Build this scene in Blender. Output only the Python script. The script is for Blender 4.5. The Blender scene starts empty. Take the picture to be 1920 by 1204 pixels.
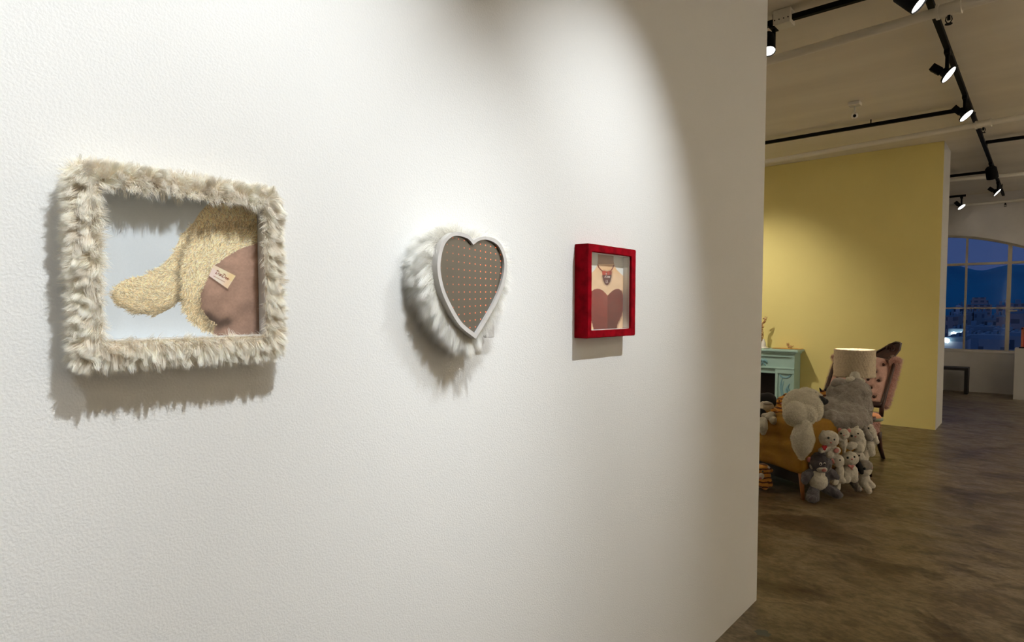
import bpy, bmesh, math, random
import numpy as np
from mathutils import Vector, Matrix, noise

S = bpy.context.scene
COL = S.collection
random.seed(7)
PI = math.pi

# ------------------------------------------------------------------ camera, world, exposure, main lights
FPX, CX, CY, CAM_H = 1166.0, 960.0, 633.0, 1.45
PITCH = math.atan(55 / FPX)
YAW = math.atan(1002 / math.hypot(FPX, 55))
cam = bpy.data.cameras.new('camera')
cam.sensor_width = 36.0
cam.lens = FPX / 1920 * 36
cam.shift_y = 31 / 1920
cam.clip_end = 20000
cam.clip_start = 0.02
camo = bpy.data.objects.new('camera', cam)
camo.location = (0, 0, CAM_H)
camo.rotation_euler = (PI / 2 - PITCH, 0, YAW)
COL.objects.link(camo)
S.camera = camo
S.view_settings.view_transform = 'Standard'
S.view_settings.look = 'None'
S.view_settings.gamma = 1
S.view_settings.use_curve_mapping = False
S.view_settings.exposure = 0.0

world = bpy.data.worlds.new('dusk_sky')
S.world = world
world.use_nodes = True
wn = world.node_tree
for n in list(wn.nodes): wn.nodes.remove(n)
wo = wn.nodes.new('ShaderNodeOutputWorld'); wb = wn.nodes.new('ShaderNodeBackground')
wt = wn.nodes.new('ShaderNodeTexCoord'); ws = wn.nodes.new('ShaderNodeSeparateXYZ'); wr = wn.nodes.new('ShaderNodeValToRGB')
wn.links.new(wt.outputs['Generated'], ws.inputs[0]); wn.links.new(ws.outputs['Z'], wr.inputs[0])
wr.color_ramp.elements[0].position = 0.0; wr.color_ramp.elements[0].color = (0.034, 0.061, 0.170, 1)
wr.color_ramp.elements[1].position = 0.9; wr.color_ramp.elements[1].color = (0.038, 0.068, 0.15, 1)
wn.links.new(wr.outputs[0], wb.inputs[0]); wb.inputs[1].default_value = 1.0
wn.links.new(wb.outputs[0], wo.inputs[0])

WX = -1.049           # face of the gallery wall
CEIL = 3.40

def spot(name, loc, target, watts, angle, blend=0.6, size=0.04, col=(1, 0.94, 0.85)):
    l = bpy.data.lights.new(name, 'SPOT')
    l.energy = watts; l.spot_size = math.radians(angle); l.spot_blend = blend
    l.shadow_soft_size = size; l.color = col
    o = bpy.data.objects.new(name, l)
    o.location = loc
    d = Vector(target) - Vector(loc)
    o.rotation_euler = d.to_track_quat('-Z', 'Y').to_euler()
    COL.objects.link(o)
    return o

# picture spots over the gallery wall (their track runs above the camera)
WHITE = (0.93, 0.975, 1.0)
spot('picture_spot', (0.24, 0.58, 3.22), (WX, 0.36, 1.36), 200, 60, 1.0, 0.012, WHITE)
spot('picture_spot', (0.24, -0.60, 3.22), (WX, -0.60, 1.5), 95, 60, 1.0, 0.02, WHITE)
spot('picture_spot', (0.24, 1.80, 3.22), (WX, 1.58, 1.40), 178, 49, 1.0, 0.012, WHITE)
spot('picture_spot', (0.24, 0.86, 3.22), (WX, 1.02, 1.36), 30, 32, 1.0, 0.012, WHITE)
# spot on the fireplace and the yellow wall
spot('mantel_spot', (-3.45, 6.9, 3.15), (-3.0, 8.86, 1.25), 170, 72, 1.0, 0.03, (1, 0.93, 0.80))

def area(name, loc, target, watts, sx, sy, col):
    l = bpy.data.lights.new(name, 'AREA'); l.shape = 'RECTANGLE'; l.size = sx; l.size_y = sy; l.energy = watts; l.color = col
    o = bpy.data.objects.new(name, l); o.location = loc
    o.rotation_euler = (Vector(target) - Vector(loc)).to_track_quat('-Z', 'Y').to_euler()
    COL.objects.link(o); return o
# unseen area lights added as room fill, in place of track lamps out of view
area('room_fill_light', (1.6, 1.5, 3.25), (4.5, 1.5, 1.9), 60, 2.5, 0.3, (1, 0.92, 0.80))
area('room_fill_light', (1.6, 6.5, 3.25), (4.5, 6.5, 2.7), 150, 3.0, 0.3, (1, 0.90, 0.74))
area('room_fill_light', (2.0, 11.0, 3.25), (4.5, 11.5, 2.2), 85, 2.0, 0.3, (1, 0.96, 0.90))
area('room_fill_light', (-3.4, 4.6, 3.25), (-5.8, 4.6, 3.0), 115, 2.0, 0.3, (1, 0.90, 0.74))

# ------------------------------------------------------------------ pixel to point helpers (layout measured on the photo)
F0 = Vector((-math.sin(YAW), math.cos(YAW), 0)); RR = Vector((math.cos(YAW), math.sin(YAW), 0)); UZ = Vector((0, 0, 1))
FF = F0 * math.cos(PITCH) - UZ * math.sin(PITCH); UU = F0 * math.sin(PITCH) + UZ * math.cos(PITCH)
C0 = Vector((0, 0, CAM_H))
def ray(x, y): return FF * FPX + RR * (x - CX) - UU * (y - CY)
def at(x, y, ax, v):
    d = ray(x, y); return C0 + d * ((v - C0[ax]) / d[ax])
def on_plane(x, y, p, n):
    d = ray(x, y); return C0 + d * ((Vector(p) - C0).dot(n) / d.dot(n))
def depth(P): return (Vector(P) - C0).dot(FF)

# ------------------------------------------------------------------ materials
def s2l(c):
    return tuple(((v / 255) / 12.92 if v / 255 <= 0.04045 else ((v / 255 + 0.055) / 1.055) ** 2.4) for v in c)

def mat(name, col, rough=0.6, metal=0.0, col2=None, scale=8.0, bump=0.0, bscale=60.0, sheen=0.0, stretch=(1, 1, 1),
        emit=None, estr=0.0, coat=0.0, detail=4.0, spec=0.5, ramp=(0.35, 0.65), attr=None, noisekind='noise'):
    m = bpy.data.materials.new(name); m.use_nodes = True
    nt = m.node_tree; N = nt.nodes; L = nt.links
    b = N['Principled BSDF']
    b.inputs['Base Color'].default_value = (*col, 1)
    b.inputs['Roughness'].default_value = rough; b.inputs['Metallic'].default_value = metal
    b.inputs['Specular IOR Level'].default_value = spec
    if sheen: b.inputs['Sheen Weight'].default_value = sheen; b.inputs['Sheen Roughness'].default_value = 0.4
    if coat: b.inputs['Coat Weight'].default_value = coat; b.inputs['Coat Roughness'].default_value = 0.05
    if emit: b.inputs['Emission Color'].default_value = (*emit, 1); b.inputs['Emission Strength'].default_value = estr
    tc = N.new('ShaderNodeTexCoord'); mp = N.new('ShaderNodeMapping'); mp.inputs['Scale'].default_value = stretch
    L.new(tc.outputs['Object'], mp.inputs[0])
    if col2 is not None:
        nz = N.new('ShaderNodeTexVoronoi' if noisekind == 'voronoi' else 'ShaderNodeTexNoise')
        nz.inputs['Scale'].default_value = scale
        if noisekind != 'voronoi': nz.inputs['Detail'].default_value = detail
        rp = N.new('ShaderNodeValToRGB')
        rp.color_ramp.elements[0].position = ramp[0]; rp.color_ramp.elements[0].color = (*col, 1)
        rp.color_ramp.elements[1].position = ramp[1]; rp.color_ramp.elements[1].color = (*col2, 1)
        L.new(mp.outputs[0], nz.inputs['Vector']); L.new(nz.outputs[0], rp.inputs[0]); L.new(rp.outputs[0], b.inputs['Base Color'])
    if attr:
        at_ = N.new('ShaderNodeAttribute'); at_.attribute_name = attr
        L.new(at_.outputs['Color'], b.inputs['Base Color'])
    if bump:
        nb = N.new('ShaderNodeTexNoise'); nb.inputs['Scale'].default_value = bscale; nb.inputs['Detail'].default_value = 3
        bp = N.new('ShaderNodeBump'); bp.inputs['Strength'].default_value = bump; bp.inputs['Distance'].default_value = 0.01
        L.new(mp.outputs[0], nb.inputs['Vector']); L.new(nb.outputs[0], bp.inputs['Height']); L.new(bp.outputs[0], b.inputs['Normal'])
    return m

def stripes(name, c1, c2, scale, dist=3.0, rough=0.9):
    m = mat(name, c1, rough, sheen=0.3)
    nt = m.node_tree; N = nt.nodes; L = nt.links
    tc = N.new('ShaderNodeTexCoord'); w = N.new('ShaderNodeTexWave'); w.bands_direction = 'Z'
    w.inputs['Scale'].default_value = scale; w.inputs['Distortion'].default_value = dist; w.inputs['Detail Scale'].default_value = 2.0
    rp = N.new('ShaderNodeValToRGB'); rp.color_ramp.interpolation = 'LINEAR'
    rp.color_ramp.elements[0].position = 0.22; rp.color_ramp.elements[0].color = (*c2, 1)
    rp.color_ramp.elements[1].position = 0.34; rp.color_ramp.elements[1].color = (*c1, 1)
    L.new(tc.outputs['Object'], w.inputs[0]); L.new(w.outputs[0], rp.inputs[0]); L.new(rp.outputs[0], N['Principled BSDF'].inputs['Base Color'])
    return m

def glass(name, tint=(1, 1, 1), rough=0.0, boost=0.0):
    m = bpy.data.materials.new(name); m.use_nodes = True; nt = m.node_tree; N = nt.nodes; L = nt.links
    for n in list(N): N.remove(n)
    o = N.new('ShaderNodeOutputMaterial'); t = N.new('ShaderNodeBsdfTransparent'); g = N.new('ShaderNodeBsdfGlossy'); mx = N.new('ShaderNodeMixShader')
    fr = N.new('ShaderNodeLayerWeight'); fr.inputs[0].default_value = 0.5
    pw = N.new('ShaderNodeMath'); pw.operation = 'POWER'; pw.inputs[1].default_value = 5.0; L.new(fr.outputs['Facing'], pw.inputs[0])
    t.inputs[0].default_value = (*tint, 1); g.inputs['Roughness'].default_value = rough
    ad = N.new('ShaderNodeMath'); ad.operation = 'MULTIPLY_ADD'; ad.inputs[1].default_value = 0.9; ad.inputs[2].default_value = 0.025 + boost
    L.new(pw.outputs[0], ad.inputs[0]); L.new(ad.outputs[0], mx.inputs[0]); L.new(t.outputs[0], mx.inputs[1]); L.new(g.outputs[0], mx.inputs[2]); L.new(mx.outputs[0], o.inputs[0])
    return m

M = {}
M['wall'] = mat('white_wall_paint', (0.80, 0.80, 0.785), 0.7, bump=0.16, bscale=260, spec=0.3)
M['wall_far'] = mat('painted_brick', (0.72, 0.69, 0.65), 0.8, col2=(0.66, 0.63, 0.60), scale=3, bump=0.25, bscale=20)
M['ceiling'] = mat('ceiling_paint', (0.80, 0.75, 0.63), 0.9, col2=(0.73, 0.68, 0.57), scale=1.3, stretch=(0.5, 2.2, 1), bump=0.15, bscale=8)
M['yellow'] = mat('yellow_wall_paint', (0.78, 0.67, 0.26), 0.75, col2=(0.76, 0.65, 0.25), scale=2, bump=0.05, bscale=90)
M['pipe'] = mat('pipe_paint', (0.80, 0.76, 0.66), 0.4)
M['black'] = mat('black_metal', (0.006, 0.006, 0.007), 0.6, spec=0.08)
M['lens'] = mat('lit_lens', (1, 1, 1), 0.4, emit=(1, 0.96, 0.9), estr=8)
M['lensring'] = mat('lens_rim', (0.25, 0.25, 0.27), 0.3)
M['print'] = mat('photo_print', (0.8, 0.8, 0.8), 0.45, attr='col', spec=0.35)
M['fur'] = mat('cream_fur', (0.8, 0.74, 0.64), 0.75, attr='col', spec=0.2)
def fur_soft(m):
    nt = m.node_tree; N = nt.nodes; L = nt.links; b = N['Principled BSDF']; out = [n for n in N if n.type == 'OUTPUT_MATERIAL'][0]
    tr = N.new('ShaderNodeBsdfTranslucent'); mx = N.new('ShaderNodeMixShader'); mx.inputs[0].default_value = 0.3
    a_ = [n for n in N if n.type == 'ATTRIBUTE'][0]; L.new(a_.outputs['Color'], tr.inputs[0])
    L.new(b.outputs[0], mx.inputs[1]); L.new(tr.outputs[0], mx.inputs[2]); L.new(mx.outputs[0], out.inputs[0])
fur_soft(M['fur'])
M['furbase'] = mat('cream_fur_backing', (0.88, 0.80, 0.68), 0.95, col2=(0.80, 0.70, 0.56), scale=60)
M['whitefurbase'] = mat('white_fur_backing', (0.72, 0.68, 0.62), 0.95)
M['inner'] = mat('frame_lining', (0.74, 0.73, 0.71), 0.6)
M['velvet'] = mat('red_velvet', (0.20, 0.0012, 0.006), 0.95, col2=(0.34, 0.002, 0.010), scale=38, spec=0.08, bump=0.2, bscale=400)
M['heartrim'] = mat('grey_heart_rim', (0.62, 0.60, 0.58), 0.4, col2=(0.55, 0.53, 0.51), scale=40)
M['glass'] = glass('picture_glass')
M['winglass'] = glass('window_glass', boost=0.01)
M['wood'] = mat('dark_carved_wood', (0.030, 0.008, 0.006), 0.35, col2=(0.05, 0.014, 0.009), scale=20)
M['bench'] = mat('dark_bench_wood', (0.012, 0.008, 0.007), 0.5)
M['pink'] = mat('pink_fabric', (0.74, 0.47, 0.41), 0.95, col2=(0.66, 0.40, 0.34), scale=30, sheen=0.4, bump=0.6, bscale=120)
M['pinkfur'] = mat('pink_fur', (0.60, 0.33, 0.28), 0.95, col2=(0.48, 0.24, 0.20), scale=70, sheen=0.5, bump=0.9, bscale=160)
M['mustard'] = mat('mustard_cloth', (0.33, 0.165, 0.012), 0.9, col2=(0.25, 0.12, 0.008), scale=6, bump=0.5, bscale=25)
M['orangewood'] = mat('orange_brown_wood', (0.30, 0.11, 0.03), 0.45)
M['teal'] = mat('pale_teal_paint', (0.36, 0.53, 0.48), 0.5, col2=(0.33, 0.49, 0.45), scale=5)
M['tealdark'] = mat('teal_relief_paint', (0.20, 0.38, 0.43), 0.5)
M['soot'] = mat('black_firebox', (0.012, 0.006, 0.006), 0.8)
M['shade'] = mat('cream_lampshade', (0.82, 0.70, 0.52), 0.9, col2=(0.72, 0.60, 0.44), scale=60, bump=0.5, bscale=150)
M['whiteplush'] = mat('white_plush', (0.72, 0.68, 0.58), 0.95, col2=(0.62, 0.58, 0.49), scale=60, sheen=0.4, bump=0.6, bscale=200)
M['greyplush'] = mat('grey_plush', (0.33, 0.30, 0.27), 0.95, col2=(0.26, 0.235, 0.21), scale=25, sheen=0.4, bump=0.7, bscale=60)
M['darkgreyplush'] = mat('blue_grey_plush', (0.135, 0.125, 0.14), 0.95, col2=(0.10, 0.092, 0.105), scale=40, sheen=0.3, bump=0.6, bscale=200)
M['blackplush'] = mat('black_plush', (0.010, 0.010, 0.012), 0.95, sheen=0.05)
M['pinkplush'] = mat('pink_plush', (0.62, 0.25, 0.23), 0.9, sheen=0.2)
M['redplush'] = mat('red_plush', (0.42, 0.02, 0.03), 0.9)
M['eye'] = mat('black_glass_eye', (0.01, 0.015, 0.02), 0.08)
M['tiger'] = stripes('tiger_plush', (0.62, 0.28, 0.05), (0.10, 0.03, 0.01), 9.0)
M['giraffe'] = mat('giraffe_pattern', (0.25, 0.09, 0.02), 0.4, col2=(0.75, 0.55, 0.25), scale=45, noisekind='voronoi', ramp=(0.45, 0.55))
M['porcelain'] = mat('white_porcelain', (0.75, 0.72, 0.66), 0.25)
M['brownfig'] = mat('brown_figurine', (0.28, 0.10, 0.04), 0.4, col2=(0.62, 0.38, 0.12), scale=40)
M['orangecloth'] = mat('orange_cloth', (0.62, 0.34, 0.08), 0.9, bump=0.3)
M['peach'] = mat('peach_cloth', (0.75, 0.36, 0.20), 0.9)
M['green'] = mat('pale_green_cloth', (0.30, 0.36, 0.27), 0.9)
M['plinth'] = mat('plinth_paint', (0.55, 0.53, 0.50), 0.6)
M['winframe'] = mat('cream_window_bars', (0.50, 0.46, 0.36), 0.5)
M['redorange'] = mat('orange_red_lacquer', (0.60, 0.16, 0.09), 0.4)
M['hill'] = mat('haze_blue_hill', (0.02, 0.38, 0.60), 1.0, col2=(0.015, 0.30, 0.50), scale=0.004)  # distant haze is put into the blue of the hill colour
M['city_ground'] = mat('city_ground', (0.08, 0.14, 0.2), 0.9)
M['citylight'] = mat('city_lamp', (1, 1, 1), 0.5, emit=(0.8, 0.95, 1.0), estr=3.0)

# stained concrete floor
def floor_mat():
    m = mat('stained_concrete', (0.20, 0.15, 0.085), 0.36, spec=0.55)
    nt = m.node_tree; N = nt.nodes; L = nt.links; b = N['Principled BSDF']
    tc = N.new('ShaderNodeTexCoord')
    def nz(scale, detail, st, rot=0.5, dist=0.0):
        mp = N.new('ShaderNodeMapping'); mp.inputs['Scale'].default_value = st; mp.inputs['Rotation'].default_value = (0, 0, rot)
        n = N.new('ShaderNodeTexNoise'); n.inputs['Scale'].default_value = scale; n.inputs['Detail'].default_value = detail; n.inputs['Distortion'].default_value = dist
        n.inputs['Roughness'].default_value = 0.65
        L.new(tc.outputs['Object'], mp.inputs[0]); L.new(mp.outputs[0], n.inputs['Vector']); return n
    def ramp(n, p0, c0, p1, c1):
        r = N.new('ShaderNodeValToRGB'); r.color_ramp.elements[0].position = p0; r.color_ramp.elements[0].color = (*c0, 1)
        r.color_ramp.elements[1].position = p1; r.color_ramp.elements[1].color = (*c1, 1); L.new(n.outputs[0], r.inputs[0]); return r
    def mul(a, c, f=1.0):
        x = N.new('ShaderNodeMix'); x.data_type = 'RGBA'; x.blend_type = 'MULTIPLY'; x.inputs[0].default_value = f
        L.new(a, x.inputs[6]); L.new(c, x.inputs[7]); return x.outputs[2]
    a = ramp(nz(0.9, 7, (1, 1, 1)), 0.35, (0.165, 0.122, 0.064), 0.68, (0.265, 0.212, 0.138))
    s = ramp(nz(4.5, 9, (1, 1.5, 1), -0.3, 0.9), 0.42, (0.46, 0.40, 0.32), 0.56, (1, 1, 1))
    t = ramp(nz(1.9, 8, (1, 1.15, 1), 0.15, 0.7), 0.40, (0.34, 0.28, 0.18), 0.48, (1, 1, 1))
    g = ramp(nz(26, 8, (1, 1.6, 1)), 0.36, (0.55, 0.52, 0.46), 0.60, (1.15, 1.15, 1.15))
    c = mul(mul(mul(a.outputs[0], s.outputs[0], 0.75), t.outputs[0], 0.8), g.outputs[0], 0.85)
    L.new(c, b.inputs['Base Color'])
    r = ramp(nz(5, 5, (1, 2, 1)), 0.3, (0.28,) * 3, 0.7, (0.5,) * 3); L.new(r.outputs[0], b.inputs['Roughness'])
    nb = nz(14, 4, (1, 1, 1)); bp = N.new('ShaderNodeBump'); bp.inputs['Strength'].default_value = 0.12; bp.inputs['Distance'].default_value = 0.02
    L.new(nb.outputs[0], bp.inputs['Height']); L.new(bp.outputs[0], b.inputs['Normal'])
    return m
M['floor'] = floor_mat()

# mirror of the heart: smoky pane over a grid of small red lights
def led_mat():
    m = mat('smoky_mirror_with_red_lights', (0.085, 0.072, 0.052), 0.07, spec=0.6)
    nt = m.node_tree; N = nt.nodes; L = nt.links; b = N['Principled BSDF']
    b.inputs['IOR'].default_value = 1.7
    tc = N.new('ShaderNodeTexCoord'); sp = N.new('ShaderNodeSeparateXYZ'); L.new(tc.outputs['Object'], sp.inputs[0])
    def mth(op, *a):
        n = N.new('ShaderNodeMath'); n.operation = op
        for i, v in enumerate(a):
            if isinstance(v, (int, float)): n.inputs[i].default_value = v
            else: L.new(v, n.inputs[i])
        return n.outputs[0]
    Y = sp.outputs['Y']; Z = sp.outputs['Z']
    # slightly bent rows: z shifted by y
    zz = mth('ADD', Z, mth('MULTIPLY', mth('MULTIPLY', Y, Z), 0.9))
    u = mth('DIVIDE', Y, 0.0172); v = mth('DIVIDE', zz, 0.0158)
    fu = mth('SUBTRACT', mth('FRACT', u), 0.5); fv = mth('SUBTRACT', mth('FRACT', v), 0.5)
    d = mth('SQRT', mth('ADD', mth('MULTIPLY', fu, fu), mth('MULTIPLY', fv, fv)))
    dot = mth('LESS_THAN', d, 0.10)
    # lights on the near side are dimmer
    fade = N.new('ShaderNodeMapRange'); fade.inputs[1].default_value = -0.09; fade.inputs[2].default_value = 0.05; fade.inputs[3].default_value = 0.05; fade.inputs[4].default_value = 1.3
    L.new(Y, fade.inputs[0])
    b.inputs['Emission Color'].default_value = (1.0, 0.15, 0.035, 1)
    L.new(mth('MULTIPLY', dot, fade.outputs[0]), b.inputs['Emission Strength'])
    return m
M['led'] = led_mat()

# ------------------------------------------------------------------ mesh helpers
def obj(name, me, m, parent=None, loc=None):
    o = bpy.data.objects.new(name, me)
    if m: me.materials.append(m)
    COL.objects.link(o)
    if parent: o.parent = parent
    if loc is not None: o.location = loc
    return o

def tag(o, label=None, cat=None, group=None, kind=None):
    if label: o['label'] = label
    if cat: o['category'] = cat
    if group: o['group'] = group
    if kind: o['kind'] = kind
    return o

def thing(name, label, cat, loc, rz=0.0, group=None):
    o = bpy.data.objects.new(name, None); o.empty_display_size = 0.05
    o.location = loc; o.rotation_euler = (0, 0, rz); COL.objects.link(o)
    return tag(o, label, cat, group)

def fin(bm, name, m, parent=None, world=False, smooth=False, kind=None, label=None):
    """link a bmesh as one mesh; world=True: its coordinates are world ones and the (possibly turned) parent is undone"""
    if world and parent is not None:
        mt = Matrix.Translation(parent.location) @ parent.rotation_euler.to_matrix().to_4x4()
        if parent.parent is not None:
            mt = Matrix.Translation(parent.parent.location) @ parent.parent.rotation_euler.to_matrix().to_4x4() @ mt
        bmesh.ops.transform(bm, matrix=mt.inverted(), verts=bm.verts)
    bmesh.ops.recalc_face_normals(bm, faces=bm.faces)
    me = bpy.data.meshes.new(name); bm.to_mesh(me); bm.free()
    if smooth:
        for p in me.polygons: p.use_smooth = True
        if smooth == 'auto':
            try: me.set_sharp_from_angle(angle=math.radians(40))
            except Exception: pass
    o = obj(name, me, m, parent)
    if kind: o['kind'] = kind
    if label: o['label'] = label
    return o

def B(): return bmesh.new()

def box(bm, x0, x1, y0, y1, z0, z1, bevel=0.0, seg=2, mtx=None):
    r = bmesh.ops.create_cube(bm, size=1.0)
    vs = r['verts']
    for v in vs:
        v.co = Vector(((x0 + x1) / 2 + v.co.x * (x1 - x0), (y0 + y1) / 2 + v.co.y * (y1 - y0), (z0 + z1) / 2 + v.co.z * (z1 - z0)))
    if bevel:
        es = list({e for v in vs for e in v.link_edges})
        rr = bmesh.ops.bevel(bm, geom=es, offset=bevel, segments=seg, affect='EDGES', profile=0.6)
        vs = list({v for f in rr['faces'] for v in f.verts} | {v for v in vs if v.is_valid})
    if mtx is not None: bmesh.ops.transform(bm, matrix=mtx, verts=vs)
    return vs

def tube(bm, pts, rad, seg=12, cap=True):
    """swept tube through pts; rad is a number or one per point"""
    pts = [Vector(p) for p in pts]; n = len(pts)
    rs = rad if isinstance(rad, (list, tuple)) else [rad] * n
    rings = []; up = None
    for i, p in enumerate(pts):
        t = (pts[min(i + 1, n - 1)] - pts[max(i - 1, 0)]).normalized()
        if up is None:
            a = Vector((0, 0, 1)) if abs(t.z) < 0.9 else Vector((1, 0, 0))
            up = (a - t * a.dot(t)).normalized()
        else:
            up = (up - t * up.dot(t)).normalized()
        s = t.cross(up)
        rings.append([bm.verts.new(p + (up * math.cos(2 * PI * k / seg) + s * math.sin(2 * PI * k / seg)) * rs[i]) for k in range(seg)])
    for a, b in zip(rings, rings[1:]):
        for k in range(seg): bm.faces.new((a[k], a[(k + 1) % seg], b[(k + 1) % seg], b[k]))
    if cap:
        bm.faces.new(rings[0][::-1]); bm.faces.new(rings[-1])
    return [v for r in rings for v in r]

def lathe(bm, prof, seg=32, mtx=None):
    rings = []; vs = []
    for r, z in prof:
        if r < 1e-6: rings.append([bm.verts.new((0, 0, z))])
        else: rings.append([bm.verts.new((r * math.cos(2 * PI * k / seg), r * math.sin(2 * PI * k / seg), z)) for k in range(seg)])
    for a, b in zip(rings, rings[1:]):
        for k in range(seg):
            k2 = (k + 1) % seg
            if len(a) == 1 and len(b) == 1: continue
            if len(a) == 1: bm.faces.new((a[0], b[k2], b[k]))
            elif len(b) == 1: bm.faces.new((a[k], a[k2], b[0]))
            else: bm.faces.new((a[k], a[k2], b[k2], b[k]))
    vs = [v for r in rings for v in r]
    if mtx is not None: bmesh.ops.transform(bm, matrix=mtx, verts=vs)
    return vs

def prism(bm, poly, fn, d0, d1):
    """poly: 2D outline; fn(u, v, d) -> point; extruded from depth d0 to d1"""
    a = [bm.verts.new(fn(u, v, d0)) for u, v in poly]; b = [bm.verts.new(fn(u, v, d1)) for u, v in poly]
    bm.faces.new(a[::-1]); bm.faces.new(b)
    for i in range(len(poly)):
        j = (i + 1) % len(poly); bm.faces.new((a[i], a[j], b[j], b[i]))

def ellipsoid(bm, c, r, rot=None, sub=3):
    rr = bmesh.ops.create_icosphere(bm, subdivisions=sub, radius=1.0)
    mt = Matrix.Translation(Vector(c)) @ (rot.to_4x4() if rot is not None else Matrix.Identity(4)) @ Matrix.Diagonal((*r, 1))
    bmesh.ops.transform(bm, matrix=mt, verts=rr['verts'])

def bake_remesh(bm, voxel, smooth_it=4, disp=None):
    me = bpy.data.meshes.new('tmp'); bm.to_mesh(me); bm.free()
    o = bpy.data.objects.new('tmp', me); COL.objects.link(o)
    md = o.modifiers.new('r', 'REMESH'); md.mode = 'VOXEL'; md.voxel_size = voxel; md.use_smooth_shade = True
    ms = o.modifiers.new('s', 'SMOOTH'); ms.factor = 0.5; ms.iterations = smooth_it
    dg = bpy.context.evaluated_depsgraph_get()
    ev = o.evaluated_get(dg); out = bpy.data.meshes.new_from_object(ev)
    bpy.data.objects.remove(o); bpy.data.meshes.remove(me)
    if disp:
        amp, sc = disp
        for v in out.vertices:
            n = v.normal.copy(); q = v.co * sc
            v.co += n * amp * (noise.noise(q) + 0.5 * noise.noise(q * 2.3))
    for p in out.polygons: p.use_smooth = True
    return out

# fur: tapered ribbons, tips drawn together in locks, colour per strand on a vertex attribute
def fur(name, roots, dirs, length, width, clump, cols_root, cols_tip, parent, m=None, seed=1, droop=0.0, segs=4, clump_amt=0.75, curl=0.0, kind=None, lenvar=0.35, nrm=None, jit=0.33):
    rng = np.random.default_rng(seed)
    n = len(roots); roots = np.asarray(roots, float); dirs = np.asarray(dirs, float)
    dirs /= np.linalg.norm(dirs, axis=1)[:, None] + 1e-9
    L = length * (1 + lenvar * rng.uniform(-1, 1, n))
    # locks by hashing roots onto a jittered grid
    g = np.floor(roots / clump + rng.uniform(-0.35, 0.35, (n, 3))).astype(np.int64)
    key = (g[:, 0] * 73856093) ^ (g[:, 1] * 19349663) ^ (g[:, 2] * 83492791)
    _, inv = np.unique(key, return_inverse=True); inv = inv.ravel()
    k = inv.max() + 1; cnt = np.bincount(inv, minlength=k).astype(float)
    crt = np.stack([np.bincount(inv, roots[:, i], k) / cnt for i in range(3)], 1)
    cdr = np.stack([np.bincount(inv, dirs[:, i], k) / cnt for i in range(3)], 1)
    cdr += rng.normal(0, jit, cdr.shape); cdr /= np.linalg.norm(cdr, axis=1)[:, None] + 1e-9
    clen = length * rng.uniform(0.75, 1.3, k); ctone = rng.uniform(-1, 1, k)
    tip = roots + dirs * L[:, None] + rng.normal(0, 0.08 * length, (n, 3))
    ctip = (crt + cdr * clen[:, None])[inv] + rng.normal(0, 0.07 * length, (n, 3))
    tip = tip * (1 - clump_amt) + ctip * clump_amt
    ctrl = roots + dirs * L[:, None] * 0.5
    tip[:, 2] -= droop * length
    sd = rng.normal(0, 1, (n, 3)); ax = tip - roots; ax /= np.linalg.norm(ax, axis=1)[:, None] + 1e-9
    if nrm is not None: sd = np.cross(ax, np.asarray(nrm, float) + rng.normal(0, 0.25, (n, 3)))
    sd -= ax * np.sum(sd * ax, 1)[:, None]; sd /= np.linalg.norm(sd, axis=1)[:, None] + 1e-9
    wv = width * rng.uniform(0.6, 1.4, n)
    V = []; 
    for s in range(segs + 1):
        t = s / segs
        p = roots * (1 - t) ** 2 + ctrl * 2 * t * (1 - t) + tip * t * t
        if s == segs: V.append(p[:, None, :])
        else:
            w = wv * (1 - 0.75 * t) * 0.5
            V.append(np.stack([p - sd * w[:, None], p + sd * w[:, None]], 1))
    per = 2 * segs + 1
    co = np.concatenate(V, 1).reshape(-1, 3)
    base = (np.arange(n) * per)[:, None]
    q = np.concatenate([base + np.array([[2 * s, 2 * s + 1, 2 * s + 3, 2 * s + 2]]) for s in range(segs - 1)], 1).reshape(n, -1)
    tr = base + np.array([[2 * segs - 2, 2 * segs - 1, 2 * segs]])
    loops = np.concatenate([q, tr], 1).ravel()
    tot = np.tile(np.array([4] * (segs - 1) + [3]), n)
    st = np.concatenate([[0], np.cumsum(tot)[:-1]])
    if parent is not None:
        off = np.array(parent.location, float)
        if parent.parent is not None: off = off + np.array(parent.parent.location, float)
        co = co - off
    me = bpy.data.meshes.new(name)
    me.vertices.add(len(co)); me.vertices.foreach_set('co', co.astype(np.float32).ravel())
    me.loops.add(len(loops)); me.loops.foreach_set('vertex_index', loops.astype(np.int32))
    me.polygons.add(len(tot)); me.polygons.foreach_set('loop_start', st.astype(np.int32)); me.polygons.foreach_set('loop_total', tot.astype(np.int32))
    me.polygons.foreach_set('use_smooth', np.ones(len(tot), bool))
    me.update(calc_edges=True)
    ca = me.color_attributes.new('col', 'FLOAT_COLOR', 'POINT')
    cr = np.asarray(cols_root, float); ct = np.asarray(cols_tip, float)
    tone = (1 + 0.10 * ctone[inv] + 0.10 * rng.uniform(-1, 1, n))[:, None]
    tt = np.concatenate([np.repeat([s / segs], 1 if s == segs else 2) for s in range(segs + 1)])
    c = (cr[None, None] * (1 - tt)[None, :, None] + ct[None, None] * tt[None, :, None]) * tone[:, :, None]
    c4 = np.concatenate([np.clip(c, 0, 1), np.ones((n, per, 1))], 2).reshape(-1).astype(np.float32)
    ca.data.foreach_set('color', c4)
    o = obj(name, me, m or M['fur'], parent)
    if kind: o['kind'] = kind
    return o

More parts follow.
